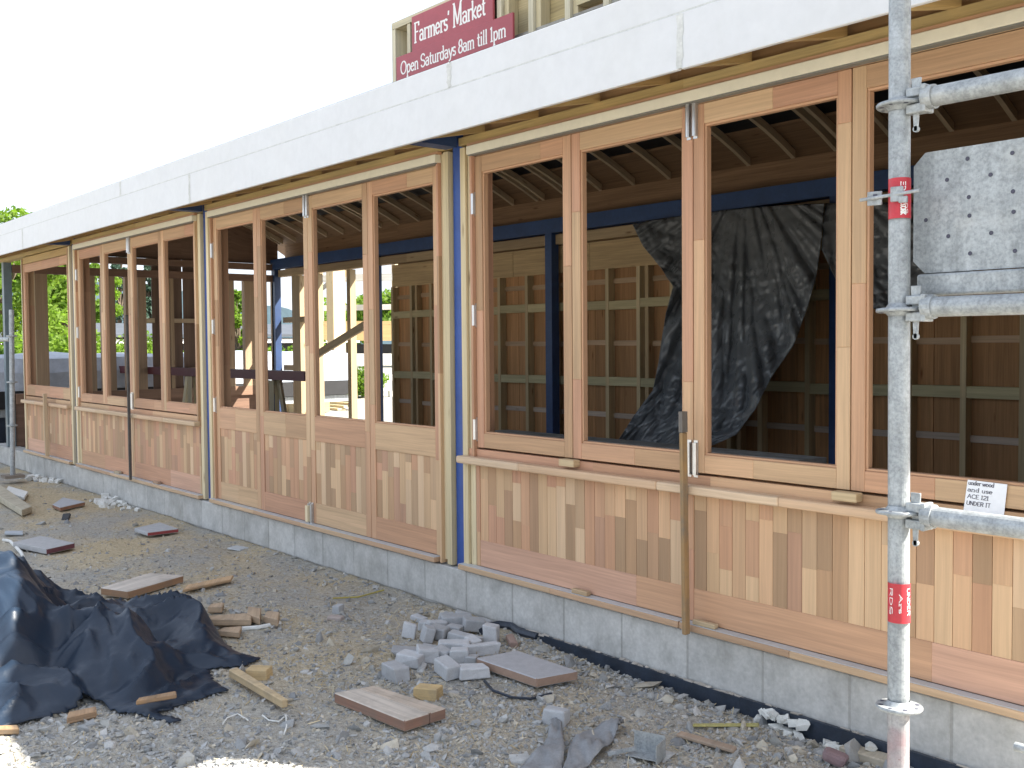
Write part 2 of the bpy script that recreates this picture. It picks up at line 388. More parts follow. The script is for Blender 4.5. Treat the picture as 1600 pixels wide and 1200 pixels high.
for cuts, z0, z1, y0 in ((lo, 2.276, 2.486, -.424), (hi, 2.492, 2.616, -.420)):
    for a, b in zip(cuts, cuts[1:]):
        mb = MB(); n = max(2, int((b-a)/.3))
        mb.box(a+.007, b-.007, y0, y0+.02, z0, z1, (1, 1, 1)); bevel(mb.build('fascia_board', FASCIA, B), .0025)
    for c in cuts[1:-1]:
        mb = MB(); mb.box(c-.022, c+.022, y0+.003, y0+.0195, z0+.004, z1-.002, (1, 1, 1)); 
        mb.build('fascia_joint', FILL, B)
        mb = MB(); n = 9; zz = np.linspace(z0+.004, z1-.004, n+1); wl_ = [random.uniform(.010, .024) for _ in zz]; wr_ = [random.uniform(.010, .022) for _ in zz]
        for a, b, l0, l1, r0, r1 in zip(zz, zz[1:], wl_, wl_[1:], wr_, wr_[1:]):
            mb.face([V((c-l0, y0-.0012, a)), V((c+r0, y0-.0012, a)), V((c+r1, y0-.0012, b)), V((c-l1, y0-.0012, b))], (1, 1, 1))
        mb.build('fascia_filler', FILL, B)
mb = MB(); mb.box(XL-.5, -1.25, -.4195, -.402, 2.484, 2.494, (1, 1, 1)); mb.build('fascia_groove', FILL, B)
# roof vault
def strip(y0, y1, dz, name, mat, th=.02, n=24):
    mb = MB(); yy = np.linspace(y0, y1, n+1)
    for a, b in zip(yy, yy[1:]):
        P = [V((x, y, z)) for z in (0, 1) for y in (a, b) for x in (XL-.4, -1.17)]
        for j, p in enumerate(P): p.z = zr(p.y)-dz+(th if j >= 4 else 0)
        mb.hexa(P, (.24, .145, .08), 0, 0)
    return mb.build(name, mat, B)
strip(-.40, 4.26, 0, 'roof_underlay', BLACKFELT)
strip(3.55, 4.2, .024, 'roof_ply', PLY)
x = XL+.1
while x < XR-.05:
    dbl = min(abs(x-p) for p in PX) < .3
    for o in ((-.05, .05) if dbl else (0,)):
        mb = MB(); yy = np.linspace(.02, 3.86, 21); c = jit((.5, .39, .26))
        for a, b in zip(yy, yy[1:]):
            P = [V((xx, y, z)) for z in (0, 1) for y in (a, b) for xx in (x+o-.018, x+o+.018)]
            for j, p in enumerate(P): p.z = zr(p.y)-.03-(.065 if j < 4 else 0)
            mb.hexa(P, c, 1, 0)
        mb.build('roof_rib', PINE, B)
    x += .45
for y in (.6, 1.25, 1.9, 2.55, 3.2):
    mb = MB(); z = zr(y)-.028; mb.box(XL, XR, y-.02, y+.02, z-.025, z, jit((.4, .29, .18)), 0); mb.build('roof_batten', PINE, B)
# ---- doors and windows -------------------------------------------------------
def hinge(x, z, parent, h=.11, y=-.012, w=.011):
    mb = MB(); mb.tube([(x, y, z-h/2), (x, y, z+h/2)], w, (1, 1, 1), 10); mb.box(x-.011, x+.011, y+.006, y+.016, z-h/2-.01, z+h/2+.01, (1, 1, 1))
    return mb.build('hinge', STEEL, parent)
def leaf(x0, x1, z0, zg, z1, door, name):
    g = .0025; x0 += g; x1 -= g; st = .057; y0, y1 = 0.0, .045
    mb = MB()
    mb.fj(x0, x0+st, y0, y1, z0, z1, 2, PC, .35, 1.1); mb.fj(x1-st, x1, y0, y1, z0, z1, 2, PC, .35, 1.1)
    e = .0006
    mb.fj(x0+st, x1-st, y0+e, y1-e, z1-.085, z1-e, 0, PC, .3, .7)
    # bead round the opening, a little back
    zz0, zz1 = zg, z1-.085; bd = .010
    for a, b in ((x0+st, x0+st+bd), (x1-st-bd, x1-st)): mb.box(a, b, y0+.007, y1-.007, zz0+bd, zz1-bd, jit(PC[0]), 2)
    for a, b in ((zz0, zz0+bd), (zz1-bd, zz1)): mb.box(x0+st, x1-st, y0+.007, y1-.007, a, b, jit(PC[0]), 0)
    if door:
        mb.fj(x0+st, x1-st, y0+e, y1-e, zg-.165, zg, 0, PC, .25, .6); mb.fj(x0+st, x1-st, y0+e, y1-e, z0+e, z0+.14, 0, PC, .3, .7)
    else:
        mb.fj(x0+st, x1-st, y0+e, y1-e, z0+e, zg, 0, PC, .25, .6)
    o = bevel(mb.build(name, CEDAR, B), .002)
    if door: boards(x0+st, x1-st, .006, .03, z0+.14, zg-.165, 'lower_panel', o)
    return o
def boards(x0, x1, y0, y1, z0, z1, name, parent):
    n = max(3, round((x1-x0)/.067)); w = (x1-x0)/n; mb = MB()
    for i in range(n):
        a = x0+i*w+.0009; b = x0+(i+1)*w-.0009
        mb.fj(a, b, y0+random.uniform(0, .0012), y1, z0, z1, 2, PCD, .10, .42)
    mb.box(x0, x1, y0+.006, y1-.002, z0, z1, (.26, .15, .09), 2)
    return bevel(mb.build(name, CLAD, parent), .0009)
def bay(p_left, door):
    """four folding leaves hung between two steel posts"""
    xa = p_left+.168; xb = p_left+L-.162; w = (xb-xa)/4
    zb = .032 if door else .682; zg = .76
    # jamb lining and head
    for x0, x1 in ((xa-.02, xa-.001), (xb+.001, xb+.02)):
        mb = MB(); mb.fj(x0, x1, -.02, .125, .0 if door else .60, 2.315, 2, PC, .6, 1.4); mb.build('jamb_lining', CEDAR, B)
    mb = MB(); mb.fj(xa-.02, xb+.02, .003, .12, 2.256, 2.317, 0, PC, .8, 1.6); mb.build('head_lining', CEDAR, B)
    mb = MB(); mb.box(xa-.022, xb+.022, -.04, .002, 2.264, 2.309, (1, 1, 1)); bevel(mb.build('head_track', CREAM, B), .002)
    mb = MB(); mb.box(xa-.03, xb+.03, -.028, .002, 2.3095, 2.3255, (.55, .32, .19)); mb.build('track_packer', CEDAR, B)
    mb = MB(); mb.box(xa-.015, xb+.015, -.034, .04, 2.2575, 2.2632, (1, 1, 1)); mb.build('track_guide', GUIDE, B)
    for i in range(4):
        o = leaf(xa+i*w, xa+(i+1)*w, zb, zg, 2.253, door, 'door_leaf' if door else 'window_leaf')
        if i == 0:
            for z in (2.0, 1.4, .78): hinge(xa-.004, z, o)
        if i == 1: hinge(xa+2*w-.018, 2.19, o, .14); hinge(xa+2*w-.018, zb+.06, o, .14)
        if i == 2: hinge(xa+2*w+.018, 2.19, o, .14); hinge(xa+2*w+.018, zb+.06, o, .14)
    return xa, xb, w
def sill(xa, xb):
    mb = MB(); mb.fj(xa, xb, -.062, -.004, .592, .632, 0, [(.58, .42, .27), (.60, .41, .26), (.62, .46, .31)], .5, 1.4)
    bevel(mb.build('sill_nosing', CEDAR, B), .009, 3)
    mb = MB(); mb.fj(xa, xb, -.003, .125, .585, .672, 0, PC, .5, 1.2); mb.build('sill_board', CEDAR, B)
def base_trim(xa, xb, k=0):
    mb = MB(); mb.fj(xa, xb, -.052, .0, .0, .028, 0, [(.56, .39, .245), (.5, .33, .21), (.58, .42, .27)], .5, 1.3); o = bevel(mb.build('base_trim', CEDAR, B), .003)
    mb = MB(); mb.box(xa+.002, xb-.002, -.047, -.001, .0285, .031, (1, 1, 1)); mb.build('trim_flashing', GREYTOP, o)
def panel(xa, xb):
    mb = MB(); mb.fj(xa+.03, xb-.03, .002, .03, .032, .175, 0, [PC[0], PC[6], (.6, .36, .25)], .45, 1.2)
    mb.fj(xa, xa+.03, 0, .032, .032, .585, 2, PCD, .15, .4); mb.fj(xb-.03, xb, 0, .032, .032, .585, 2, PCD, .15, .4)
    o = bevel(mb.build('cladding_panel', CEDAR, B), .0012); boards(xa+.03, xb-.03, .004, .028, .175, .585, 'cladding_boards', o)
# bay D (near), C (doors), B, and A (short)
xa, xb, w = bay(PX[1], False); DX = (xa, xb, w)
sill(xa-.115, xb+.02); base_trim(xa-.12, -2.93); base_trim(-2.925, XR); panel(xa-.012, -2.925); panel(-2.915, xb+.01)
for i in (1, 3):
    mb = MB(); mb.box(xa+i*w-.05, xa+i*w+.055, -.05, -.003, .645, .679, jit((.55, .42, .25)), 0); bevel(mb.build('stop_block', CEDAR, B), .003)
mb = MB()
xa, xb, w = bay(PX[2], True); base_trim(xa-.06, -4.745)
mb = MB(); mb.box(xa+2*w-.03, xa+2*w+.0, -.035, -.002, .04, .15, jit(PP[1]), 2); mb.build('door_stop', CEDAR, B)
xa, xb, w = bay(PX[3], False); sill(xa-.02, xb+.03); base_trim(xa-.05, xb+.06); panel(xa-.012, xa+2*w-.02); panel(xa+2*w-.01, xb+.01)
# bay A: one fixed sash
xa, xb = -13.14, -11.42
leaf(xa, xb, .685, .80, 2.235, False, 'window_leaf'); sill(xa-.02, xb+.03); base_trim(xa, xb+.03); panel(xa, -12.28); panel(-12.27, xb)
for x0 in (xa-.004, xb+.002):
    mb = MB(); mb.fj(x0-.02, x0, -.01, .12, .6, 2.3, 2, PC, .6, 1.2); mb.build('jamb_lining', CEDAR, B)
mb = MB(); mb.fj(xa, xb, .0, .1, 2.24, 2.316, 0, PW, .9, 1.4); mb.build('head_lining', CEDAR, B)
# ---- rear wall ---------------------------------------------------------------
RY = 3.84
for p in [-1.25]+PX[1:4]+[-14.05]:
    mb = MB(); mb.box(p-.05, p+.05, RY-.12, RY-.02, -.02, 2.4, (1, 1, 1)); mb.build('rear_steel_post', SHADEBLUE if p < -9 else REARBLUE, B)
mb = MB(); mb.box(XL+.03, XR-.03, RY-.125, RY-.015, 2.385, 2.53, (1, 1, 1)); mb.build('rear_steel_beam', REARBLUE, B)
mb = MB(); mb.fj(XL+.03, XR-.03, RY-.06, RY+.03, 2.27, 2.37, 0, [(.46, .34, .2), (.4, .29, .17)], 1, 2.6); mb.build('rear_plate', PINE, B)
wl = -11.06
xx = wl
while xx < XR-.3:
    e = min(xx+1.2, XR-.03)
    mb = MB(); mb.box(xx+.003, e-.003, RY+.095, RY+.11, -.02, 2.02, jit((.56, .30, .135), .2), 2); mb.build('sheathing_panel', PLY, B)
    mb = MB(); mb.box(xx+.003, e-.003, RY+.02, RY+.035, 1.98, 2.26, jit((.6, .43, .23), .08), 0); mb.build('gusset_panel', PLY, B)
    xx += 1.2
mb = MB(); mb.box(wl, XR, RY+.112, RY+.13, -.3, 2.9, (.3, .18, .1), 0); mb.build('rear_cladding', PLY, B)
xx = wl+.02; k = 0; sx = []
while xx < XR-.1:
    sx.append(xx); mb = MB(); mb.box(xx-.022, xx+.022, RY, RY+.09, -.02, 1.98, jit((.58, .46, .27), .15), 2); mb.build('wall_stud', PINE, B)
    if k % 3 == 1:
        mb = MB(); mb.box(xx+.10-.022, xx+.10+.022, RY+.01, RY+.09, -.02, 1.98, jit((.5, .36, .2), .15), 2); mb.build('wall_stud', PINE, B)
    xx += random.choice((.33, .42, .47, .47, .55)); k += 1
for z, h, y0, c in ((1.58, .085, .004, (.55, .46, .26)), (.82, .085, .004, (.52, .46, .27)), (1.22, .05, .07, (.55, .38, .24)), (.5, .05, .07, (.56, .45, .36)), (1.83, .05, .07, (.52, .36, .22))):
    for a, b in zip(sx, sx[1:]):
        mb = MB(); dz = random.uniform(-.008, .008); mb.box(a+.023, b-.023, RY+y0, RY+y0+.024+(.05 if y0 < .05 else 0), z+dz, z+h+dz, jit(c, .15), 0); mb.build('noggin' if y0 < .05 else 'wall_batten', PINE, B)
# open framing left of it
for x0, wd_ in ((-13.58, .24), (-12.98, .07), (-12.1, .09), (-14.0, .0)):
    if wd_: mb = MB(); mb.box(x0-wd_/2, x0+wd_/2, RY, RY+.09, -.02, 2.27, jit((.40, .31, .19)), 2); mb.build('wall_stud', PINE, B)
for x0, x1, z in ((-14., -13.7, 1.63), (-14., -13.7, .92), (-13.46, -13.02, 1.63)):
    mb = MB(); mb.box(x0, x1, RY+.005, RY+.08, z-.04, z+.04, jit((.42, .33, .2)), 0); mb.build('noggin', PINE, B)
mb = MB(); a = wy(486, 560, 3.6); b = wy(570, 508, 3.6); mb.bar(a, b, .04, .1, (.44, .35, .22)); mb.build('wall_brace', PINE, B)
# end walls; near one unseen, added to keep sun out of the hall
mb = MB(); n = 12
for i in range(n):
    y0 = -.0+i*3.95/n; y1 = y0+3.95/n
    P = [V((x, y, z)) for z in (0, 1) for y in (y0, y1) for x in (XR+.002, XR+.02)]
    for j, p in enumerate(P): p.z = -.3 if j < 4 else zr(p.y)-.004
    mb.hexa(P, (.36, .2, .1), 2, 0)
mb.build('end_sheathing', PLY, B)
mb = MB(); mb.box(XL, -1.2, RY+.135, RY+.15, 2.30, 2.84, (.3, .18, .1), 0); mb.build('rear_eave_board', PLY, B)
EX = -14.1
def ew(y0, y1, z0, z1, name='wall_stud', c=(.30, .2, .12), m=PINE, ax=2):
    mb = MB(); mb.box(EX-.045, EX+.045, y0, y1, z0, z1, jit(c), ax); return mb.build(name, m, B)
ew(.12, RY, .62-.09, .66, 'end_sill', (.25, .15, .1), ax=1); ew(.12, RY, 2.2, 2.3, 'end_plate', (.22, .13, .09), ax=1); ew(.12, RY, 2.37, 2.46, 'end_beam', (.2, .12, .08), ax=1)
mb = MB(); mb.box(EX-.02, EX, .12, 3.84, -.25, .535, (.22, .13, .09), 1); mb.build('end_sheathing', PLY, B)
for y0, y1 in ((.30, .53), (1.0, 1.13), (1.215, 1.39), (1.53, 1.57), (1.70, 1.81), (3.02, 3.10), (3.26, 3.50), (3.72, 3.82)): ew(y0, y1, .662, 2.198, c=(.36, .25, .16))
ew(1.572, 1.698, 1.58, 1.64, 'noggin', (.48, .38, .25), ax=1); ew(1.812, 1.925, 1.58, 1.64, 'noggin', (.48, .38, .25), ax=1)
for y0, y1 in ((1.925, 2.355), (2.372, 3.02)):
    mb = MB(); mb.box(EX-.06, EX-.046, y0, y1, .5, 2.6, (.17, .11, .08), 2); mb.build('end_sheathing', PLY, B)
for y0, y1 in ((2.15, 2.2), (2.62, 2.67)): ew(y0, y1, .662, 2.198, c=(.34, .24, .15))
ew(2.202, 2.618, 1.58, 1.64, 'noggin', (.4, .3, .2), ax=1); ew(2.202, 2.618, .9, .95, 'noggin', (.4, .3, .2), ax=1)
mb = MB(); n = 10
for i in range(n):
    y0 = .12+i*3.72/n; y1 = y0+3.72/n
    P = [V((x, y, z)) for z in (0, 1) for y in (y0, y1) for x in (EX-.05, EX-.02)]
    for j, p in enumerate(P): p.z = 2.47 if j < 4 else zr(p.y)-.03
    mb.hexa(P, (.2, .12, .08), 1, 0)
mb.build('gable_sheathing', PLY, B)
# ---- lantern tower on the roof -------------------------------------------------
TY = .82; tx0, tx1, tz = -6.40, -3.2, 3.60
T = MB(); T.box(tx0, tx1, TY+.01, TY+.1, 2.98, 3.2, (.42, .41, .37), 0); T = T.build('lantern_base', OLDWOOD, B)
for px in (612, 779, 828, 885, 945):
    x = wy(px, 60, TY).x; x = tx0 if px == 612 else x
    mb = MB(); mb.box(x, x+.045, TY-.012, TY+.09, 2.99, tz-.05, jit((.62, .57, .42)), 2); mb.build('lantern_stud', PINE, T)
    if px > 612: mb = MB(); mb.box(x+.047, x+.09, TY+.012, TY+.09, 3.2, tz-.05, jit((.58, .5, .32)), 2); mb.build('lantern_stud', PINE, T)
x = wy(640, 60, TY).x; mb = MB(); mb.box(x-.02, x+.02, TY-.008, TY+.09, 3.2, tz-.05, jit((.64, .58, .42)), 2); mb.build('lantern_stud', PINE, T)
mb = MB(); mb.box(tx0, tx1, TY-.014, TY+.092, tz-.048, tz, (.6, .54, .38), 0); mb.build('lantern_plate', PINE, T)
for x0, x1, c in ((tx0+.02, -5.9, (.5, .43, .27)), (-5.9, -5.0, (.5, .42, .25)), (-5.0, -4.62, (.52, .42, .22)), (-4.6, -4.2, (.6, .42, .3)), (-4.18, -3.9, (.3, .22, .13)), (-3.88, tx1, (.5, .42, .25))):
    mb = MB(); mb.box(x0, x1, TY+.094, TY+.106, 3.02, tz-.02, jit(c), 0); mb.build('lantern_sheathing', PLY, T)
mb = MB(); x = wy(885, 30, TY).x; mb.box(x+.09, -3.72, TY, TY+.09, 3.24, 3.30, (.58, .5, .3), 0); mb.build('lantern_noggin', PINE, T)
mb = MB(); mb.bar((x+.1, TY+.04, 3.34), (x+.42, TY+.04, 3.55), .04, .08, (.6, .5, .2)); mb.build('lantern_brace', PINE, T)
mb = MB(); mb.box(tx0, tx0+.045, TY+.11, 3.0, 3.0, tz-.03, (.5, .42, .26), 2); mb.box(tx0+.05, tx1, 2.9, 3.0, 3.0, tz-.03, (.5, .42, .26), 0); mb.build('lantern_sheathing', PLY, T)
mb = MB(); mb.box(tx0+.05, tx1, TY+.11, 2.89, tz-.06, tz-.035, (.4, .3, .18), 0); mb.build('lantern_roof', PLY, T)
# ------------------------------------------------------------------ stroke lettering
def arc(cx, cy, rx, ry, a0, a1, n=9): return [(cx+rx*math.cos(math.radians(a0+(a1-a0)*i/n)), cy+ry*math.sin(math.radians(a0+(a1-a0)*i/n))) for i in range(n+1)]
xh = .62
G = {  # glyph: (advance, strokes)
 'F': (.56, [[(.14, 0), (.14, 1)], [(.04, 1), (.5, 1)], [(.14, .53), (.42, .53)], [(.04, 0), (.25, 0)], [(.5, 1), (.5, .84)]]),
 'a': (.46, [arc(.2, xh*.72, .17, xh*.28, 150, 0)+[(.37, .06), (.42, .02)], arc(.22, xh*.3, .16, xh*.3, 20, 340, 12)]),
 'r': (.38, [[(.12, 0), (.12, xh)], arc(.3, xh*.7, .18, xh*.28, 180, 50), [(.03, 0), (.22, 0)], [(.04, xh), (.12, xh)]]),
 'm': (.78, [[(.1, 0), (.1, xh)], arc(.23, xh*.7, .13, xh*.3, 180, 0)+[(.36, 0)], arc(.51, xh*.7, .15, xh*.3, 180, 0)+[(.66, 0)], [(.03, 0), (.18, 0)], [(.29, 0), (.43, 0)], [(.59, 0), (.74, 0)]]),
 'n': (.5, [[(.1, 0), (.1, xh)], arc(.25, xh*.7, .15, xh*.3, 180, 0)+[(.4, 0)], [(.03, 0), (.18, 0)], [(.33, 0), (.48, 0)]]),
 'e': (.44, [[(.05, xh*.52), (.39, xh*.58)]+arc(.22, xh*.5, .18, xh*.5, 10, 320, 12)]),
 's': (.36, [arc(.18, xh*.75, .14, xh*.25, 30, 270, 8)+arc(.18, xh*.25, .14, xh*.25, 90, -150, 8)]),
 "'": (.22, [[(.1, 1.02), (.08, .84)]]),
 'M': (.9, [[(.14, 0), (.14, 1), (.45, .1), (.76, 1), (.76, 0)], [(.04, 0), (.24, 0)], [(.65, 0), (.87, 0)], [(.04, 1), (.15, 1)], [(.75, 1), (.87, 1)]]),
 'k': (.46, [[(.1, 0), (.1, 1)], [(.4, xh), (.12, xh*.45), (.42, 0)], [(.03, 1), (.1, 1)]]),
 't': (.34, [[(.15, .86), (.15, .12)]+arc(.24, .12, .09, .11, 180, 310, 5), [(.03, xh), (.3, xh)]]),
 'O': (.76, [arc(.38, .5, .32, .5, 0, 360, 22)]),
 'p': (.5, [[(.1, -.32), (.1, xh)], arc(.26, xh*.5, .17, xh*.5, 160, -160, 13), [(.02, -.32), (.2, -.32)]]),
 'S': (.56, [arc(.28, .75, .21, .25, 20, 270, 10)+arc(.28, .25, .23, .25, 90, -160, 10)]),
 'u': (.5, [[(.09, xh), (.09, .2)]+arc(.23, .2, .14, .2, 180, 350, 8), [(.38, xh), (.38, .05), (.44, 0)]]),
 'd': (.5, [[(.4, 1), (.4, 0)], arc(.24, xh*.5, .17, xh*.5, 20, 340, 13), [(.32, 1), (.4, 1)]]),
 'y': (.46, [[(.05, xh), (.24, .03)], [(.42, xh), (.2, -.2), (.06, -.3)]]),
 '8': (.5, [arc(.25, .75, .16, .24, -90, 270, 14), arc(.25, .26, .2, .26, 90, 450, 14)]),
 'i': (.24, [[(.11, 0), (.11, xh)], [(.11, .84), (.11, .93)], [(.04, 0), (.19, 0)]]),
 'l': (.24, [[(.11, 0), (.11, 1)], [(.04, 0), (.19, 0)], [(.05, 1), (.11, 1)]]),
 '1': (.3, [[(.15, 0), (.15, 1)], [(.05, 0), (.26, 0)], [(.05, .9), (.15, 1)]]),
 'A': (.6, [[(.04, 0), (.3, 1), (.56, 0)], [(.13, .36), (.47, .36)]]),
 'C': (.58, [arc(.34, .5, .27, .5, 45, 315, 12)]),
 'E': (.52, [[(.46, 1), (.1, 1), (.1, 0), (.48, 0)], [(.1, .52), (.4, .52)]]),
 '2': (.5, [arc(.25, .74, .19, .26, 160, -20, 8)+[(.06, 0), (.46, 0)]]),
 'U': (.6, [[(.08, 1), (.08, .3)]+arc(.3, .3, .22, .3, 180, 360, 8)+[(.52, 1)]]),
 'N': (.6, [[(.08, 0), (.08, 1), (.52, 0), (.52, 1)]]),
 'D': (.6, [[(.1, 0), (.1, 1)]+arc(.1, .5, .42, .5, 90, -90, 10)]),
 'R': (.58, [[(.1, 0), (.1, 1)]+arc(.28, .76, .22, .24, 90, -90, 8)+[(.1, .52)], [(.28, .52), (.52, 0)]]),
 'I': (.36, [[(.18, 0), (.18, 1)], [(.05, 0), (.31, 0)], [(.05, 1), (.31, 1)]]),
 'T': (.54, [[(.27, 0), (.27, 1)], [(.02, 1), (.52, 1)]]),
 'K': (.56, [[(.1, 0), (.1, 1)], [(.5, 1), (.12, .45), (.52, 0)]]),
 'W': (.86, [[(.04, 1), (.22, 0), (.43, .8), (.64, 0), (.82, 1)]]),
 'w': (.66, [[(.04, xh), (.18, 0), (.33, xh*.9), (.48, 0), (.62, xh)]]),
 'o': (.48, [arc(.24, xh*.5, .18, xh*.5, 0, 360, 14)]),
 ' ': (.26, []), 'G': (.66, [arc(.34, .5, .28, .5, 45, 360, 14)+[(.36, .45)]]),
}
BIG = {'M': 1.3, 'F': 1.15}
def lettering(text, name, parent, mat, pos, width, h, thick, bold=None):
    """strokes set on a surface: pos(u, v, lift) gives the point, u along the line and v up it (metres)"""
    adv = sum(G[c][0] for c in text); kx = width/adv; u = 0.; mb = MB(); lift = 0.0004; n = 0
    for c in text+' ':
        if c == ' ' and mb.f: mb.build(name, mat, parent); mb = MB()
        big = BIG.get(c, 1.0) if bold else 1.0
        for st in G[c][1]:
            for (x0, y0), (x1, y1) in zip(st, st[1:]):
                a = V((u+x0*kx, y0*h*big)); b = V((u+x1*kx, y1*h*big)); d = b-a
                if d.length < 1e-7: continue
                d.normalize(); nn = V((-d.y, d.x)); t = thick*(.62+.38*abs(d.y)); a = a-d*t*.25; b = b+d*t*.25; nn *= t/2
                lf = lift+(n % 40)*.00003; n += 1
                mb.face([pos(*(a-nn), lf), pos(*(b-nn), lf), pos(*(b+nn), lf), pos(*(a+nn), lf)], (1, 1, 1))
        u += G[c][0]*kx
def planepos(o, r, u_, n_): return lambda a, b, l: V(o)+V(r)*a+V(u_)*b+V(n_)*l
# signs
sy = TY-.04
def signboard(x0, x1, z0, z1, label, text, pa, pb, h, th, y0):
    t = thing('market_sign', ((x0+x1)/2, y0, z0), label, 'sign', 'maroon signs on the roof lantern')
    mb = MB(); mb.box(x0, x1, y0, y0+.018, z0, z1, (1, 1, 1)); bevel(mb.build('sign_board', RED, t), .002)
    A = wy(*pa, y0); Bp = wy(*pb, y0)
    z = (A.z+Bp.z)/2
    lettering(text, 'lettering', t, WHITE, planepos((A.x, y0, z), (1, 0, 0), (0, 0, 1), (0, -1, 0)), Bp.x-A.x, h, th, True)
xa_ = wy(643, 30, sy).x; xb_ = wy(770, 30, sy).x
z0_ = wy(643, 86, sy).z; 
signboard(xa_, xb_, z0_-.02, z0_+.265, 'maroon sign lettered Farmers Market, upper of the two on the roof lantern', "Farmers' Market", (647, 65), (759, 25), .118, .017, sy)
xa_ = wy(619, 100, sy-.024).x; xb_ = wy(801, 40, sy-.024).x; z1_ = wy(619, 88, sy-.024).z
signboard(xa_, xb_, z1_-.185, z1_-.01, 'long maroon sign lettered Open Saturdays 8am till 1pm, lower of the two', 'Open Saturdays 8am till 1pm', (626, 114), (791, 60), .088, .0135, sy-.024)
# ------------------------------------------------------------------ scaffold at the near end
SC = thing('scaffold', wz(1404, 1230, -.27), 'galvanised ring scaffold with perforated steel toe board standing before the hall', 'scaffold')
ptop = wd(1406.5, -300, 2.5); pbot = wd(1404.5, 1240, 2.5); pr = .0255
paxis = (pbot-ptop).normalized()
def pole_at(py): 
    t = (wd(1405, py, 2.5).z-ptop.z)/(pbot.z-ptop.z); return ptop+(pbot-ptop)*t
mb = MB(); N = 30; mb.tube([ptop+(pbot+V((0, 0, -.35))-ptop)*(i/N) for i in range(N+1)], pr, (1, 1, 1), 28, False); mb.build('standard', GALVP, SC, True)
rot = paxis.to_track_quat('-Z', 'X').to_matrix()
for py in (165, 485, 800, 1104):
    c = pole_at(py); mb = MB()
    prof = [(.026, -.014), (.033, -.006), (.036, -.0045), (.053, -.0045), (.055, -.002), (.055, .002), (.053, .0045), (.036, .0045), (.033, .006), (.026, .016)]
    mb.lathe(c, prof, (1, 1, 1), 32, rot); o = mb.build('rosette', GALV, SC, True, 1e-5)
    mb = MB()
    for k in range(8):
        a = k*math.pi/4+.2; q = c+rot @ V((math.cos(a)*.044, math.sin(a)*.044, 0)); r_ = .0045 if k % 2 else .006
        mb.lathe(q, [(0, .0052), (r_, .0052), (r_, .0049)], (1, 1, 1), 8, rot); mb.lathe(q, [(0, -.0052), (r_, -.0052), (r_, -.0049)], (1, 1, 1), 8, rot)
    mb.build('rosette_hole', INK, o)
for py, ys_ in ((165, 0), (485, 0), (804, 0)):
    c = pole_at(py); end = c+V((2.5, 0, 0)); mb = MB()
    mb.tube([c+V((.062, .0, .006)), c+V((.09, 0, .006)), end], .024, (1, 1, 1), 24); o = mb.build('ledger', GALV, SC, True)
    mb = MB(); R_ = Matrix.Identity(3)
    for dz, hh in ((.020, .022), (-.020, .022)):
        mb.obox(c+V((.047, 0, dz+.003)), (.046, .034, hh), R_, (1, 1, 1))
    mb.obox(c+V((.07, 0, .004)), (.012, .044, .066), R_, (1, 1, 1)); mb.lathe(c+V((.078, 0, .006)), [(.0, -.012), (.029, -.012), (.029, .012), (0, .012)], (1, 1, 1), 18, Matrix.Rotation(math.pi/2, 3, 'Y'))
    bevel(mb.build('ledger_head', GALV, o), .003, 2)
    mb = MB(); P = []
    for zz in (-.07, .058):
        wdt = .010 if zz < 0 else .026
        for yy in (-.003, .003):
            for xx in (-wdt/2, wdt/2): P.append(c+V((.043+xx, yy-.001, zz)))
    mb.hexa(P, (1, 1, 1), 2, 0); mb.tube([c+V((.043, -.004, -.064)), c+V((.043, .004, -.064))], .0075, (1, 1, 1), 10)
    bevel(mb.build('wedge', GALV, o), .0015)
# toe board: perforated steel plank on edge with cut corners
py_ = pole_at(300).y+.062
a0 = wy(1428, 240, py_); a1 = wy(1445, 422, py_); xr_ = a0.x+2.2
z0, z1 = 1.408, 1.702
bm_ = MB(); th = .004
out = [(a0.x+.03, z1), (xr_, z1), (xr_, z0), (a0.x+.03, z0), (a0.x, z0+.03), (a0.x, z1-.03)]
bm_.face([V((x, py_, z)) for x, z in out][::-1], (1, 1, 1)); bm_.face([V((x, py_+th, z)) for x, z in out], (1, 1, 1))
for (p, q) in zip(out, out[1:]+out[:1]): bm_.face([V((p[0], py_, p[1])), V((q[0], py_, q[1])), V((q[0], py_+th, q[1])), V((p[0], py_+th, p[1]))], (1, 1, 1))
TB = bm_.build('toe_board', GALV, SC)
mb = MB(); mb.box(a0.x+.018, xr_, py_-.018, py_+.03, 1.352, 1.405, (1, 1, 1)); bevel(mb.build('toe_board_flange', GALV, TB), .006, 2)
mb = MB()
cols_ = [(1480, 281), (1512, 248), (1548, 273), (1582, 239), (1514, 308), (1583, 299), (1515, 337), (1584, 331), (1482, 369), (1549, 364), (1516, 396), (1586, 392), (1447, 344)]
for q in cols_:
    c = wy(*q, py_); mb.lathe((c.x, py_-.0006, c.z), [(0, 0), (.0045, 0), (.0052, .0005)], (1, 1, 1), 10, Matrix.Rotation(math.pi/2, 3, 'X'))
for i in range(1, 10):
    for q in cols_[:12]:
        c = wy(*q, py_); mb.lathe((c.x+.2*i, py_-.0006, c.z), [(0, 0), (.0045, 0), (.0052, .0005)], (1, 1, 1), 10, Matrix.Rotation(math.pi/2, 3, 'X'))
mb.build('punched_hole', INK, TB)
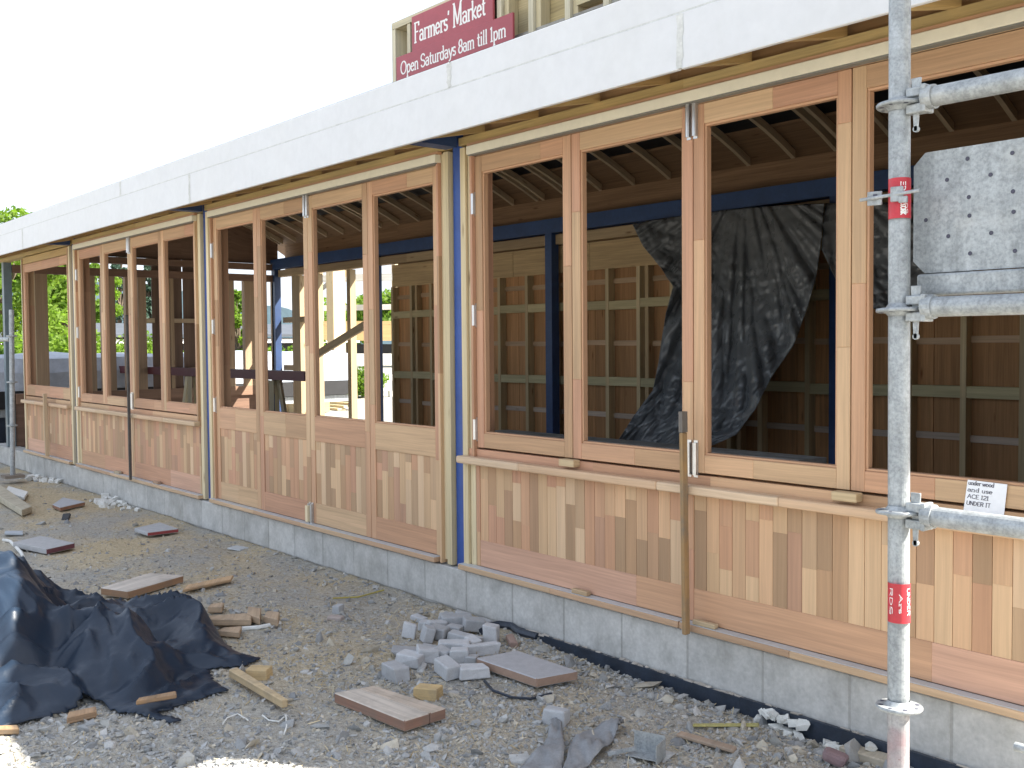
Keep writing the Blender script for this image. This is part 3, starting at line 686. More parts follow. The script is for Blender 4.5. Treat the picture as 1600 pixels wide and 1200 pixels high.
# clip that holds the toe board: threaded rod, two plates
c = pole_at(306); mb = MB(); mb.tube([c+V((-.085, -.035, -.004)), c+V((.07, -.035, .002))], .0042, (1, 1, 1), 8)
Rz = Matrix.Rotation(.25, 3, 'Z')
mb.obox(c+V((-.050, -.028, -.003)), (.036, .004, .034), Rz, (1, 1, 1)); mb.obox(c+V((.012, -.034, 0)), (.03, .006, .036), Rz, (1, 1, 1)); mb.obox(c+V((.026, -.03, -.014)), (.02, .012, .016), Rz, (1, 1, 1))
bevel(mb.build('toe_board_clip', GALV, SC), .0015)
mb = MB(); mb.obox(c+V((-.047, -.0309, .003)), (.010, .001, .008), Rz, (1, 1, 1)); mb.build('clip_hole', INK, SC)
# red stickers wrapped on the pole, with white lettering that reads up the pole
def sticker(pya, pyb, words):
    ca, cb = pole_at(pya), pole_at(pyb); ax = (cb-ca); H = ax.length; ax.normalize()
    f0 = (CAM-ca); f0 = (f0-ax*f0.dot(ax)).normalized(); s0 = f0.cross(ax)
    def P(v, ang, lift): return ca+ax*v+(f0*math.cos(ang)+s0*math.sin(ang))*(pr+.0008+lift)
    mb = MB(); n = 22
    for i in range(n):
        A0 = -1.7+3.2*i/n; A1 = -1.7+3.2*(i+1)/n
        mb.face([P(0, A0, 0), P(H, A0, 0), P(H, A1, 0), P(0, A1, 0)], (1, 1, 1))
    o = mb.build('red_sticker', REDTAPE, SC, True)
    for t, v0, wid, a0, h, th in words:
        lettering(t, 'sticker_lettering', o, WHITE, lambda a, b, l: P(v0*H+a, (a0+b/pr), l), wid*H, h, th)
sticker(280, 343, [('ED', .1, .24, .1, .011, .003), ('WORK', .62, .3, .1, .011, .003), ('RDS', .5, .4, .5, .006, .0015), ('ED', .3, .3, -.55, .005, .0012)])
sticker(910, 971, [('Ars', .25, .5, .0, .007, .002), ('RDS', .1, .7, -.9, .008, .002), ('UNDER', .1, .7, .75, .009, .002)])
# a low tube end; unseen deck and its supports, added to shade the pole
mb = MB(); p = wd(1586, 1166, 2.45); mb.tube([p, p+V((2.2, .1, 0))], .011, (1, 1, 1), 12); mb.build('base_tube', GALV, SC, True)
q2 = V((1.25, ptop.y, -.3)); mb = MB(); mb.tube([q2, q2+V((0, 0, 3.2))], pr, (1, 1, 1), 16); mb.build('standard', GALV, SC, True)
mb = MB(); mb.tube([V((-1.3, ptop.y, 2.55)), V((1.7, ptop.y, 2.55))], .024, (1, 1, 1), 12); mb.build('ledger', GALV, SC, True)
mb = MB(); mb.tube([V((-.55, -1.4, 2.575)), V((-.55, .1, 2.575))], .024, (1, 1, 1), 12); mb.tube([V((1.25, -1.4, 2.575)), V((1.25, .1, 2.575))], .024, (1, 1, 1), 12); mb.build('added_transom', GALV, SC, True)
for i in range(6):
    mb = MB(); y = -1.36+i*.237; mb.box(-.86, 1.6, y, y+.23, 2.60, 2.64, jit((.36, .3, .2)), 0); mb.build('added_shade_plank', OLDWOOD, SC)
# handwritten note on the sash
nt_ = thing('paper_note', wy(1540, 800, -.004), 'white paper note with handwriting stuck on the window rail above scaffold tube', 'note')
y_ = -.006; cs = [wy(1512, 749.5, y_), wy(1574, 757, y_), wy(1568.5, 806, y_), wy(1505, 800, y_)]
mb = MB(); mb.face([cs[3], cs[2], cs[1], cs[0]], (1, 1, 1)); mb.face([p+V((0, .001, 0)) for p in cs], (1, 1, 1))
for p, q in zip(cs, cs[1:]+cs[:1]): mb.face([p, q, q+V((0, .001, 0)), p+V((0, .001, 0))], (1, 1, 1))
mb.build('sheet', PAPER, nt_)
rr = (cs[1]-cs[0]); uu = (cs[0]-cs[3])
for i, (t, wdt, off) in enumerate((('under wood', .66, .03), ('and use', .64, .03), ('ACE 121', .55, .05), ('UNDER IT', .62, .05))):
    o_ = cs[3]+uu*(.86-.205*i)+rr*off
    lettering(t, 'handwriting', nt_, INK, planepos(o_, rr.normalized(), uu.normalized(), (0, -1, 0)), rr.length*wdt, uu.length*.12, .0026)
# ------------------------------------------------------------------ stakes and small things on the facade
def stake(name, top, bot, y, w, th, col, mat, label, cat, cap=None, y2=None):
    a = wy(*top, y2 if y2 is not None else y); b = wy(*bot, y); o = thing(name, b, label, cat)
    mb = MB(); d = b-a; k = .09/d.length if cap else 0
    mb.bar(a+d*k, b, w, th, col, (0, 1, 0)); bevel(mb.build('shaft', mat, o), .003)
    if cap: mb = MB(); mb.bar(a, a+d*(k-.002), w*1.02, th*1.02, cap, (0, 1, 0)); mb.build('stake_top', OLDWOOD, o)
stake('wooden_stake', (1067, 643), (1072, 991), -.085, .02, .034, (.42, .27, .13), OLDWOOD, 'brown wooden stake with grey top leaning on the sill of the near window', 'stake', (.2, .18, .16))
stake('steel_rod', (198, 492), (204, 750), -.085, .02, .024, (.1, .095, .09), OLDWOOD, 'thin dark rod upright before the second far window', 'rod')
stake('timber_batten', (70, 615), (74, 713), -.085, .025, .04, (.55, .42, .27), PINE, 'short pale batten upright against the farthest cladding panel', 'batten')
def block(name, px, py, z, size, rz, col, mat, label, cat, y=None, group=None, rough=.02, bev=.003):
    p = wy(px, py, y) if y is not None else onground(px, py)
    if z is not None: p.z = z
    mb = MB(); mb.obox((p.x, p.y, p.z+size[2]/2), size, Matrix.Rotation(rz, 3, 'Z'), col, 0, rough)
    o = bevel(mb.build(name, mat), bev); return tag(o, label, cat, group)
block('wood_offcut', 908, 928, .0315, (.105, .03, .022), 0, (.5, .36, .22), DUSTWOOD, 'small wood offcut on the base trim below the near window', 'offcut', y=-.03)
block('wood_offcut', 1102, 975, .0315, (.12, .028, .02), 0, (.56, .44, .28), DUSTWOOD, 'small pale offcut on base trim just beside the brown stake', 'offcut', y=-.028)
block('wood_offcut', 184, 735, .0315, (.11, .03, .025), .1, (.5, .42, .3), DUSTWOOD, 'tiny wood offcut on the base trim of the second far bay', 'offcut', y=-.03)
block('wood_offcut', 245, 752, .0315, (.12, .03, .022), 0, (.45, .3, .2), DUSTWOOD, 'tiny brown offcut on trim between dark rod and blue post', 'offcut', y=-.03)
# ------------------------------------------------------------------ interior
def tarp_sheet(name, Lp, Rp, y_fn, mat, label, nu=110, nv=130, amp=.05, seed=0, hang=(1165, 285)):
    Lp, Rp = np.array(Lp, float), np.array(Rp, float)
    def ev(P, t):
        s = np.linspace(0, 1, len(P)); return np.array([np.interp(t, s, P[:, 0]), np.interp(t, s, P[:, 1])])
    vs = []; fs = []
    for j in range(nv+1):
        t = j/nv; l = ev(Lp, t); r = ev(Rp, t)
        for i in range(nu+1):
            s = i/nu; q = l*(1-s)+r*s
            q[1] += (math.sin(s*math.pi))*(-6*(1-t)) 
            # folds fan out from the point where the sheet is nailed up
            dx_, dy_ = q[0]-hang[0], q[1]-hang[1]; rr_ = math.hypot(dx_, dy_); an = math.atan2(dx_, dy_+25); k_ = min(1., rr_/170)
            n = .95*abs(noise.noise(V((an*5.2+seed, rr_*.0022, seed))))+.55*abs(noise.noise(V((an*11+seed, rr_*.006, seed+3))))*k_
            n += .30*abs(noise.noise(V((s*5+t*4, t*8-s*4, seed+5))))+.16*abs(noise.noise(V((s*11-t*6, t*15+s*7, seed+9))))+.07*abs(noise.noise(V((s*23, t*31+s*9, seed+2))))
            y = y_fn(s, t)-amp*(.25+k_)*n*2
            vs.append(tuple(wy(q[0], q[1], y)))
    for j in range(nv):
        for i in range(nu): a = j*(nu+1)+i; fs.append((a, a+1, a+nu+2, a+nu+1))
    me = bpy.data.meshes.new(name); me.from_pydata(vs, [], fs); me.materials.append(mat); me.polygons.foreach_set('use_smooth', [True]*len(fs))
    o = link(name, me); sm = o.modifiers.new('thick', 'SOLIDIFY'); sm.thickness = .003
    return tag(o, label, 'tarpaulin')
tarp_sheet('hanging_tarp', [(988, 350), (1005, 385), (1030, 415), (1052, 448), (1040, 490), (1030, 560), (1020, 610), (990, 650), (962, 694)],
           [(1288, 318), (1284, 370), (1276, 430), (1262, 480), (1240, 540), (1205, 590), (1180, 640), (1150, 680), (1100, 702)],
           lambda s, t: 3.62-.5*t+.1*math.sin(s*5), POLYIN, 'large black polythene tarp hanging crumpled from the rear beam inside the near bay', amp=.10, seed=3)
tarp_sheet('hanging_tarp', [(1290, 318), (1286, 350), (1284, 390), (1300, 425), (1322, 462)], [(1600, 330), (1610, 390), (1470, 440), (1430, 478), (1395, 496)],
           lambda s, t: 3.55-.25*t, POLYIN, 'smaller bunched black tarp hanging behind the scaffold pole inside the hall', 60, 60, .06, 8, (1295, 300))
mb = MB(); a = wy(1100, 716, 1.2); b = wy(1270, 722, 1.0); o = thing('plank_on_trestles', (a.x-1.2, a.y, -.02), 'grey plank lying on trestles inside the near bay', 'trestle')
mb.bar(a+V((-2.2, .25, 0)), b, .2, .035, (.36, .37, .36)); mb.build('plank', OLDWOOD, o)
for t in (.15, .85):
    p = a+V((-2.2, .25, 0)); p = p+(b-p)*t; mb = MB()
    for dx, dy in ((-.2, -.15), (.2, -.15), (-.2, .15), (.2, .15)): mb.bar((p.x+dx*.3, p.y+dy*.5, p.z-.02), (p.x+dx, p.y+dy, -.02), .04, .04, (.4, .3, .2))
    mb.build('trestle', PINE, o)
# long maroon board on trestles in the far bays
a = wy(192, 580, 1.9); b = wy(486, 574, 1.9); a.z = b.z = .92
o = thing('maroon_bench', (a.x, a.y, -.02), 'long maroon board resting on pale trestles inside the far bays', 'bench')
mb = MB(); mb.bar(a, b, .16, .1, (1, 1, 1)); mb.build('bench_board', DARKRED, o)
for t in (.1, .45, .85):
    p = a+(b-a)*t; mb = MB()
    for dx, dy in ((-.16, -.12), (.16, -.12), (-.16, .12), (.16, .12)): mb.bar((p.x+dx*.2, p.y+dy*.4, p.z-.06), (p.x+dx, p.y+dy, -.02), .05, .04, (.62, .54, .36))
    mb.build('trestle', PINE, o)
# ------------------------------------------------------------------ foreground tarp heap
ctrl = [(-90, 1000, .36), (-90, 1055, .40), (-90, 1095, .14), (15, 1008, .47), (62, 1020, .36), (92, 1030, .22), (118, 1040, .13), (55, 985, .30), (105, 985, .20), (150, 985, .165), (215, 985, .15), (245, 985, .175), (300, 985, .2), (318, 992, .165), (335, 1006, .10),
        (162, 1040, .29), (108, 1035, .25), (205, 1042, .25), (228, 1052, .17), (110, 1005, .08), (160, 1010, .06), (210, 1010, .05), (250, 1018, .05), (252, 1046, .06), (290, 1012, .15), (250, 1000, .13), (300, 1048, .03), (345, 1034, .045), (320, 1030, .10),
        (186, 1078, .16), (150, 1078, .14), (190, 1060, .23), (170, 1062, .19), (140, 1058, .24), (235, 1078, .12), (268, 1084, .03), (182, 1106, .02), (146, 1104, .05), (222, 1100, .035), (82, 1062, .07), (88, 1082, .05), (115, 1090, .09),
        (0, 1040, .43), (30, 1052, .33), (56, 1052, .22), (62, 1072, .09), (20, 1086, .09), (-40, 1082, .12), (0, 1100, .14), (50, 1098, .135), (100, 1106, .10), (126, 1108, .09), (144, 1114, .02), (20, 1064, .28), (-30, 1020, .46), (40, 1030, .42), (330, 1072, .02), (290, 1075, .015), (255, 1108, .015)]
outl = [(-90, 930), (0, 945), (60, 950), (130, 955), (200, 960), (300, 965), (330, 985), (352, 1010), (380, 1025), (412, 1032), (385, 1045), (330, 1050), (335, 1066), (362, 1082), (310, 1098), (250, 1118), (292, 1130), (262, 1136), (215, 1122), (178, 1118), (150, 1100), (120, 1114), (60, 1130), (0, 1142), (-90, 1140)]
OL = np.array([(p.x, p.y) for p in (onground(*q) for q in outl)])
def inside(x, y):
    c = False; n = len(OL)
    for i in range(n):
        x1, y1 = OL[i]; x2, y2 = OL[(i+1) % n]
        if (y1 > y) != (y2 > y) and x < (x2-x1)*(y-y1)/(y2-y1)+x1: c = not c
    return c
def edge_d(x, y):
    A = OL; Bq = np.roll(OL, -1, 0); d = Bq-A; t = np.clip((((x, y)-A)*d).sum(1)/(d*d).sum(1), 0, 1); q = A+d*t[:, None]
    return float(np.min(np.hypot(q[:, 0]-x, q[:, 1]-y)))
st_ = .013; x0, y0 = OL.min(0)-.05; x1, y1 = OL.max(0)+.05
from mathutils.geometry import delaunay_2d_cdt
cpts = [onground(px, py) for px, py, h in ctrl]; ch = [h for _, _, h in ctrl]
for q in OL:
    k_ = len(cpts); cpts.append(V((q[0], q[1], 0))); ch.append(.006)
res = delaunay_2d_cdt([V((p.x, p.y)) for p in cpts], [], [], 0, 1e-4)
hv_ = [ch[o_[0]] if o_ else 0 for o_ in res[3]]
Hg = {}
NX = int((x1-x0)/st_)+1; NY = int((y1-y0)/st_)+1
for t3 in res[2]:
    A_, B_, C_ = (res[0][k] for k in t3); ha, hb, hc_ = (hv_[k] for k in t3)
    den = (B_.y-C_.y)*(A_.x-C_.x)+(C_.x-B_.x)*(A_.y-C_.y)
    if abs(den) < 1e-9: continue
    i0 = int((min(A_.x, B_.x, C_.x)-x0)/st_); i1 = int((max(A_.x, B_.x, C_.x)-x0)/st_)+1; j0 = int((min(A_.y, B_.y, C_.y)-y0)/st_); j1 = int((max(A_.y, B_.y, C_.y)-y0)/st_)+1
    for j in range(max(0, j0), j1+1):
        for i in range(max(0, i0), i1+1):
            x = x0+i*st_; y = y0+j*st_
            l1_ = ((B_.y-C_.y)*(x-C_.x)+(C_.x-B_.x)*(y-C_.y))/den; l2_ = ((C_.y-A_.y)*(x-C_.x)+(A_.x-C_.x)*(y-C_.y))/den
            if l1_ > -1e-6 and l2_ > -1e-6 and l1_+l2_ < 1+1e-6: Hg[(i, j)] = l1_*ha+l2_*hb+(1-l1_-l2_)*hc_
for _ in range(4):
    Hn = {}
    for (i, j), h in Hg.items():
        nb_ = [Hg[k] for k in ((i+1, j), (i-1, j), (i, j+1), (i, j-1)) if k in Hg]; Hn[(i, j)] = .4*h+.6*sum(nb_)/max(1, len(nb_))
    Hg = Hn
idx = {}; tv = []; tf = []
def crease(x, y):
    q = V((x, y, 0)); wq = V((noise.noise(q*2.3), noise.noise(q*2.3+V((9, 3, 0))), 0))*.3
    r = 0; a = 1.
    for f_ in (3.4, 7.5, 16): r += a*(.7-2.2*abs(noise.noise((q+wq)*f_+V((f_, 0, 1))))**.62); a *= .34
    return r
for j in range(NY):
    for i in range(NX):
        x = x0+i*st_; y = y0+j*st_
        if (i, j) not in Hg or not inside(x, y): continue
        e = edge_d(x, y); g = gz(x, y)
        h = Hg[(i, j)]+.012*min(1, e/.03)+.046*crease(x, y)*min(1, e/.12)
        idx[(i, j)] = len(tv); tv.append((x, y, g+max(.014, h)))
for (i, j), a in idx.items():
    q = [(i, j), (i+1, j), (i+1, j+1), (i, j+1)]
    if all(k in idx for k in q): tf.append([idx[k] for k in q])
me = bpy.data.meshes.new('polythene_heap'); me.from_pydata(tv, [], tf); me.materials.append(POLY); me.polygons.foreach_set('use_smooth', [True]*len(tf))
o = link('polythene_heap', me); tag(o, 'crumpled heap of black polythene sheeting on the gravel in the foreground', 'tarpaulin')
sm = o.modifiers.new('thick', 'SOLIDIFY'); sm.thickness = .004
# ------------------------------------------------------------------ debris on the ground
def slab(name, quad, th, col, mat, label, cat, group=None, edge=None, bev=.004, lift=.006, parts=None):
    """a board or slab from the four top corners seen in the photograph (clockwise from far left)"""
    top = []
    c0 = [onground(*q) for q in quad]; zg = max(gz(p.x, p.y) if p.y < -.02 else -.25 for p in c0)+lift
    top = [wz(q[0], q[1], zg+th) for q in quad]
    P = [None]*8
    order = (3, 2, 0, 1)
    for k, i in enumerate(order): P[4+k] = top[i]; P[k] = top[i]-V((0, 0, th))
    cen = sum(top, V((0, 0, 0)))/4; cen.z = zg
    if parts:
        o = thing(name, cen, label, cat, group)
        for (t0, t1, c, nm, m_) in parts:
            Q = [None]*8
            for b_ in (0, 4):
                A0, A1, B0, B1 = P[b_], P[b_+1], P[b_+2], P[b_+3]
                Q[b_] = A0+(A1-A0)*t0; Q[b_+1] = A0+(A1-A0)*t1; Q[b_+2] = B0+(B1-B0)*t0; Q[b_+3] = B0+(B1-B0)*t1
            mb = MB(); mb.hexa(Q, c, 1, 0)
            for i_ in (2, 3, 4, 5): mb.c[i_] = (.3, .17, .12)
            bevel(mb.build(nm, m_, o), bev)
        return o
    mb = MB(); mb.hexa(P, col, 0, 0)
    if edge:
        for i in range(len(mb.f)-6, len(mb.f)):
            if i-len(mb.f)+6 in edge[1]: mb.c[i] = edge[0]
    o = bevel(mb.build(name, mat), bev); return tag(o, label, cat, group)
slab('double_plank', [(522, 1082), (585, 1071), (697, 1106), (632, 1126)], .045, (.4, .3, .2), OLDWOOD, 'short weathered double plank nailed side by side, lying on gravel', 'plank',
     parts=[(0, .6, (.60, .53, .45), 'board', DUSTWOOD), (.61, 1, (.54, .45, .36), 'board', DUSTWOOD)])
slab('paving_slab', [(744, 1028), (808, 1016), (903, 1048), (838, 1060)], .042, (.42, .42, .43), CHUNK, 'grey slab with brown edges lying beside the rubble pile', 'slab', edge=((.34, .23, .17), (2, 3, 4, 5)))
slab('thick_plank_offcut', [(157, 918), (233, 895), (287, 899), (200, 924)],   .045, (.6, .54, .47), DUSTWOOD, 'thick grey brown plank offcut lying just behind the black polythene', 'offcut', edge=((.36, .22, .13), (2, 3, 4, 5)))
slab('maroon_edged_slab', [(20, 847), (64, 837), (117, 848), (73, 858)], .04, (.42, .42, .42), CHUNK, 'pale grey slab with a maroon painted edge on the gravel', 'slab', edge=((.16, .06, .07), (2,)))
slab('small_grey_slab', [(82, 788), (98, 777), (133, 784), (94, 793)], .035, (.42, .43, .45), CHUNK, 'small pale grey slab with brown front edge near the footing', 'slab', edge=((.3, .16, .1), (2, 3, 4, 5)))
slab('red_patched_slab', [(210, 825), (250, 816), (279, 826), (231, 832)], .03, (.43, .44, .45), CHUNK, 'pale slab with a red patch under its front edge', 'slab', edge=((.3, .06, .06), (2,)))
slab('squared_timber', [(-40, 752), (-14, 747), (50, 791), (34, 797)], .055, (.5, .45, .34), DUSTWOOD, 'pale squared timber beam lying at the left on gravel', 'timber')
slab('metal_offcut', [(7, 768), (13, 759), (44, 768), (38, 777)], .03, (.62, .65, .68), FOAM, 'white folded metal offcut beside the squared timber', 'offcut')
slab('small_grey_slab', [(7, 832), (8, 829), (36, 829), (36, 833)], .02, (.4, .43, .46), CHUNK, 'little pale grey bar behind the maroon edged slab', 'bar')
slab('long_batten', [(285, 921), (291, 914), (365, 898), (361, 905)], .018, (.56, .38, .22), DUSTWOOD, 'thin orange brown batten slanting across the tan ground', 'batten')
slab('pointed_stake', [(357, 1046), (371, 1042), (450, 1092), (440, 1094)], .035, (.55, .42, .25), DUSTWOOD, 'pale pointed stake poking out from under the black polythene', 'stake')
slab('timber_offcut', [(308, 967), (325, 962), (395, 957), (392, 968)], .035, (.50, .37, .25), DUSTWOOD, 'long brown timber offcut beside the end of the polythene heap', 'offcut')
slab('timber_offcut', [(386, 958), (388, 947), (408, 950), (406, 966)], .04, (.50, .37, .25), DUSTWOOD, 'short brown block butted to the end of long offcut', 'offcut')
slab('timber_offcut', [(412, 962), (418, 954), (437, 956), (434, 968)], .04, (.50, .37, .25), DUSTWOOD, 'rough little brown block on the tan ground, apart', 'offcut')
slab('timber_offcut', [(324, 948), (330, 943), (350, 941), (347, 948)], .035, (.50, .37, .25), DUSTWOOD, 'small brown block behind the polythene flap', 'offcut')
slab('timber_offcut', [(340, 985), (350, 980), (378, 978), (374, 988)], .03, (.50, .37, .25), DUSTWOOD, 'low reddish offcut tucked against the polythene edge', 'offcut')
slab('timber_offcut', [(104, 1121), (107, 1112), (150, 1103), (151, 1110)], .03, (.46, .3, .18), OLDWOOD, 'brown wood offcut holding down the front edge of polythene', 'offcut')
slab('timber_offcut', [(-20, 1139), (-18, 1134), (28, 1132), (30, 1138)], .025, (.45, .28, .14), OLDWOOD, 'orange brown offcut under front polythene corner', 'offcut')
slab('timber_offcut', [(212, 1095), (216, 1090), (275, 1079), (276, 1084)], .02, (.42, .26, .14), OLDWOOD, 'slim brown stick lying on front fold of the polythene', 'offcut', lift=.05)
def rotslab(name, px, py, size, rz, col, mat, label, cat, tilt=0, group=None, lift=0, bev=.005, rough=.03):
    p = onground(px, py); mb = MB(); R_ = Matrix.Rotation(rz, 3, 'Z') @ Matrix.Rotation(tilt, 3, 'Y')
    g = max(gz(p.x+dx, p.y+dy) if p.y+dy < -.02 else -.24 for dx in (-.03, .03) for dy in (-.03, .03))
    mb.obox((p.x, p.y, g+size[2]/2-.006+lift+abs(math.sin(tilt))*size[0]*.4), size, R_, col, 0, rough)
    return tag(bevel(mb.build(name, mat), bev, 2), label, cat, group)
rotslab('yellow_wood_block', 669, 1090, (.11, .07, .055), .55, (.62, .45, .22), DUSTWOOD, 'clean yellow wood block near double plank and the rubble', 'block')
rotslab('yellow_wood_block', 405, 1058, (.1, .075, .05), .7, (.6, .44, .23), DUSTWOOD, 'pale yellow wood block beside the pointed stake', 'block')
# pile of broken grey blocks
BR = [(618, 1062, .12, .075, .07, -.3, 0), (640, 998, .07, .03, .08, .6, .2), (641, 1022, .17, .11, .02, .7, .1), (668, 1003, .06, .09, .075, .9, .3), (667, 984, .08, .07, .05, .3, 0), (683, 986, .10, .06, .06, .9, .1), (686, 999, .09, .07, .06, .2, .2),
      (712, 980, .15, .07, .065, .75, 0), (712, 990, .07, .06, .05, .2, 0), (740, 988, .1, .08, .07, .8, .15), (726, 1006, .2, .06, .055, -.1, 0), (767, 1006, .07, .07, .1, .4, 0), (709, 1020, .15, .075, .06, .6, .05), (738, 1014, .08, .06, .05, -.2, .2),
      (752, 1024, .17, .05, .06, .95, 0), (676, 1022, .11, .07, .035, .3, .1), (640, 1040, .12, .08, .06, .2, .1), (668, 1036, .1, .08, .07, .9, .2), (691, 1034, .07, .06, .06, .2, .3), (717, 1036, .085, .08, .07, .65, 0), (700, 1057, .13, .08, .07, -.35, .1), (738, 1058, .13, .08, .055, 1.0, .05),
      (737, 1036, .06, .05, .04, .4, 0), (697, 974, .06, .09, .04, .3, .3), (698, 966, .08, .05, .03, .8, 0), (655, 972, .08, .05, .03, .1, .2), (723, 970, .08, .06, .04, .5, .3), (757, 980, .06, .06, .04, .2, .2)]
special = {0: 'pale grey broken block nearest the yellow wood block', 2: 'flat broad grey flake on the near edge of the rubble pile', 10: 'long grey broken block lying across middle of the rubble pile', 11: 'white faced broken block standing on end next to the black hose', 20: 'large white broken block at the front of the rubble pile', 21: 'grey broken block in front of the rubble beside the paving slab', 1: 'thin white faced block fragment standing at the far edge of the rubble'}
for i, (px, py, a, b, c, rz, tl) in enumerate(BR):
    lab = special.get(i, 'pale grey broken concrete block in the rubble pile by the footing')
    rotslab('broken_block', px, py, (a, b, c), rz+.25, jit((.46, .47, .48), .22), CHUNK, lab, 'rubble block', tl, 'broken blocks in the rubble pile', rough=.09, bev=.007)
rotslab('broken_block', 870, 1130, (.10, .07, .065), .3, (.45, .46, .47), CHUNK, 'single pale grey broken block lying alone behind grey felt strips', 'rubble block', 0, None, rough=.1, bev=.008)
rotslab('brick_fragment', 800, 1008, (.12, .04, .035), -.5, (.34, .24, .2), CHUNK, 'reddish narrow brick fragment beside the black hose', 'brick', .1, None, rough=.08)
rotslab('plaster_scrap', 372, 858, (.12, .1, .012), .4, (.5, .52, .53), CHUNK, 'flat pale scrap of board on tan ground near the doors', 'scrap', .05)
rotslab('plaster_scrap', 529, 958, (.05, .05, .05), .4, (.4, .41, .42), CHUNK, 'small grey cube of broken block alone on the dirt', 'scrap', 0, rough=.1)
rotslab('plaster_scrap', 525, 968, (.08, .06, .02), .8, (.42, .36, .33), CHUNK, 'flat pinkish stone flake beside a small grey cube', 'scrap', .1, rough=.1)
rotslab('dark_tile_shard', 103, 811, (.16, .06, .02), -.4, (.06, .065, .07), CHUNK, 'black shard of tile on the slate gravel', 'shard', .15, rough=.1)
# grey felt strips, lower middle
def ribbon(name, L_, R_, mat, label, cat, amp=.02, nv=24, nu=6, lift=.02, seed=0):
    vs = []; fs = []
    L_, R_ = np.array(L_, float), np.array(R_, float)
    for j in range(nv+1):
        t = j/nv*(len(L_)-1); k = min(int(t), len(L_)-2); f_ = t-k
        l = L_[k]*(1-f_)+L_[k+1]*f_; r = R_[k]*(1-f_)+R_[k+1]*f_
        for i in range(nu+1):
            q = l+(r-l)*i/nu; p = onground(q[0], q[1]); p.z += lift+amp*abs(noise.noise(V((i*.5+seed, j*.25, seed))))*1.5+amp*.6*math.sin(j*.5+i*.4); vs.append(tuple(p))
    for j in range(nv):
        for i in range(nu): a = j*(nu+1)+i; fs.append((a, a+1, a+nu+2, a+nu+1))
    me = bpy.data.meshes.new(name); me.from_pydata(vs, [], fs); me.materials.append(mat); me.polygons.foreach_set('use_smooth', [True]*len(fs))
    o = link(name, me); sm = o.modifiers.new('thick', 'SOLIDIFY'); sm.thickness = .004; return tag(o, label, cat)
ribbon('felt_strip', [(862, 1134), (858, 1150), (850, 1175), (828, 1195), (805, 1212)], [(876, 1134), (879, 1155), (882, 1180), (878, 1205), (872, 1225)], FELTGREY, 'narrow grey roofing felt strip twisting down from under a broken block', 'felt', seed=1)
ribbon('felt_strip', [(975, 1138), (940, 1140), (905, 1155), (890, 1180), (876, 1215)], [(965, 1150), (955, 1168), (935, 1190), (915, 1205), (900, 1230)], FELTGREY, 'wide grey roofing felt strip curling across the gravel', 'felt', seed=4)
# galvanised brackets
def bracket():
    p = onground(1010, 1185); o = thing('joist_bracket', p, 'galvanised folded bracket lying on the gravel beside the wide felt strip', 'bracket'); r = Matrix.Rotation(.35, 3, 'Z')
    mb = MB(); mb.obox(p+r @ V((0, .03, .05)), (.12, .003, .07), r, (1, 1, 1)); mb.obox(p+r @ V((.06, -.01, .04)), (.003, .09, .07), r, (1, 1, 1)); mb.obox(p+r @ V((0, -.01, .018)), (.12, .08, .003), r, (1, 1, 1)); mb.build('folded_plate', GALV, o)
    mb = MB(); q = onground(950, 1186); mb.bar(q+V((0, 0, .02)), p+V((-.02, -.03, .04)), .012, .012, (1, 1, 1)); mb.build('strap', GALV, o)
bracket()
def stick(name, pts, r, col, mat, label, cat, lift=.012, flat=False):
    P = [onground(*q)+V((0, 0, lift)) for q in pts]
    if len(P) > 2:
        Q = []
        for i in range(len(P)-1):
            for t in (0, .33, .66): Q.append(P[i].lerp(P[i+1], t))
        P = Q+[P[-1]]
    mb = MB()
    mb.tube(P, r, col, 7); return tag(mb.build(name, mat, None, True), label, cat)
slab('broken_stick', [(1056, 1146), (1064, 1141), (1152, 1166), (1146, 1172)], .015, (.4, .3, .22), DUSTWOOD, 'broken flat brown stick lying on gravel near the membrane', 'stick')
slab('yellow_strip', [(1082, 1134), (1083, 1130), (1186, 1129), (1186, 1134)], .006, (.46, .42, .16), DUSTWOOD, 'thin yellow strip among the stones by the membrane', 'strip')
slab('timber_offcut', [(1310, 1166), (1326, 1160), (1400, 1180), (1392, 1192)], .035, (.52, .46, .36), DUSTWOOD, 'pale timber offcut lying at the foot of the scaffold pole', 'offcut')
rotslab('maroon_stone', 1306, 1196, (.08, .065, .045), .4, (.24, .165, .17), CHUNK, 'dull maroon lump of stone near the scaffold pole foot', 'stone', .3, None, rough=.16, bev=.014)
stick('black_cable', [(757, 1068), (770, 1083), (800, 1094), (830, 1096), (862, 1088)], .006, (.02, .02, .022), MEMB, 'thin black cable curved on the dirt before paving slab', 'cable')
stick('white_string', [(348, 1136), (355, 1126), (372, 1120), (388, 1130)], .003, (.6, .6, .58), FOAM, 'short white string beside the polythene, curved like a hook', 'string')
stick('white_string', [(410, 1122), (420, 1130), (436, 1132), (447, 1122), (448, 1140), (444, 1152)], .003, (.6, .6, .58), FOAM, 'knotted white string with a hanging tail on the gravel', 'string')
stick('white_tape', [(5, 846), (16, 848), (24, 856), (33, 866), (36, 872)], .012, (.7, .7, .62), FOAM, 'crumpled white tape beside the maroon edged slab', 'tape')
stick('thin_cord', [(520, 938), (560, 936), (600, 925)], .005, (.45, .38, .1), DUSTWOOD, 'thin yellow cord stretched on tan ground near footing', 'cord')
stick('litter_strip', [(378, 986), (405, 984), (438, 977)], .012, (.55, .62, .45), FOAM, 'white and green litter strip next to the brown offcuts', 'litter')
stick('black_hose', [(752, 992), (762, 984), (780, 980), (800, 983), (812, 992), (840, 1000)], .02, (.02, .02, .025), MEMB, 'bent black hose end rising from the rubble by the footing', 'hose', .015)
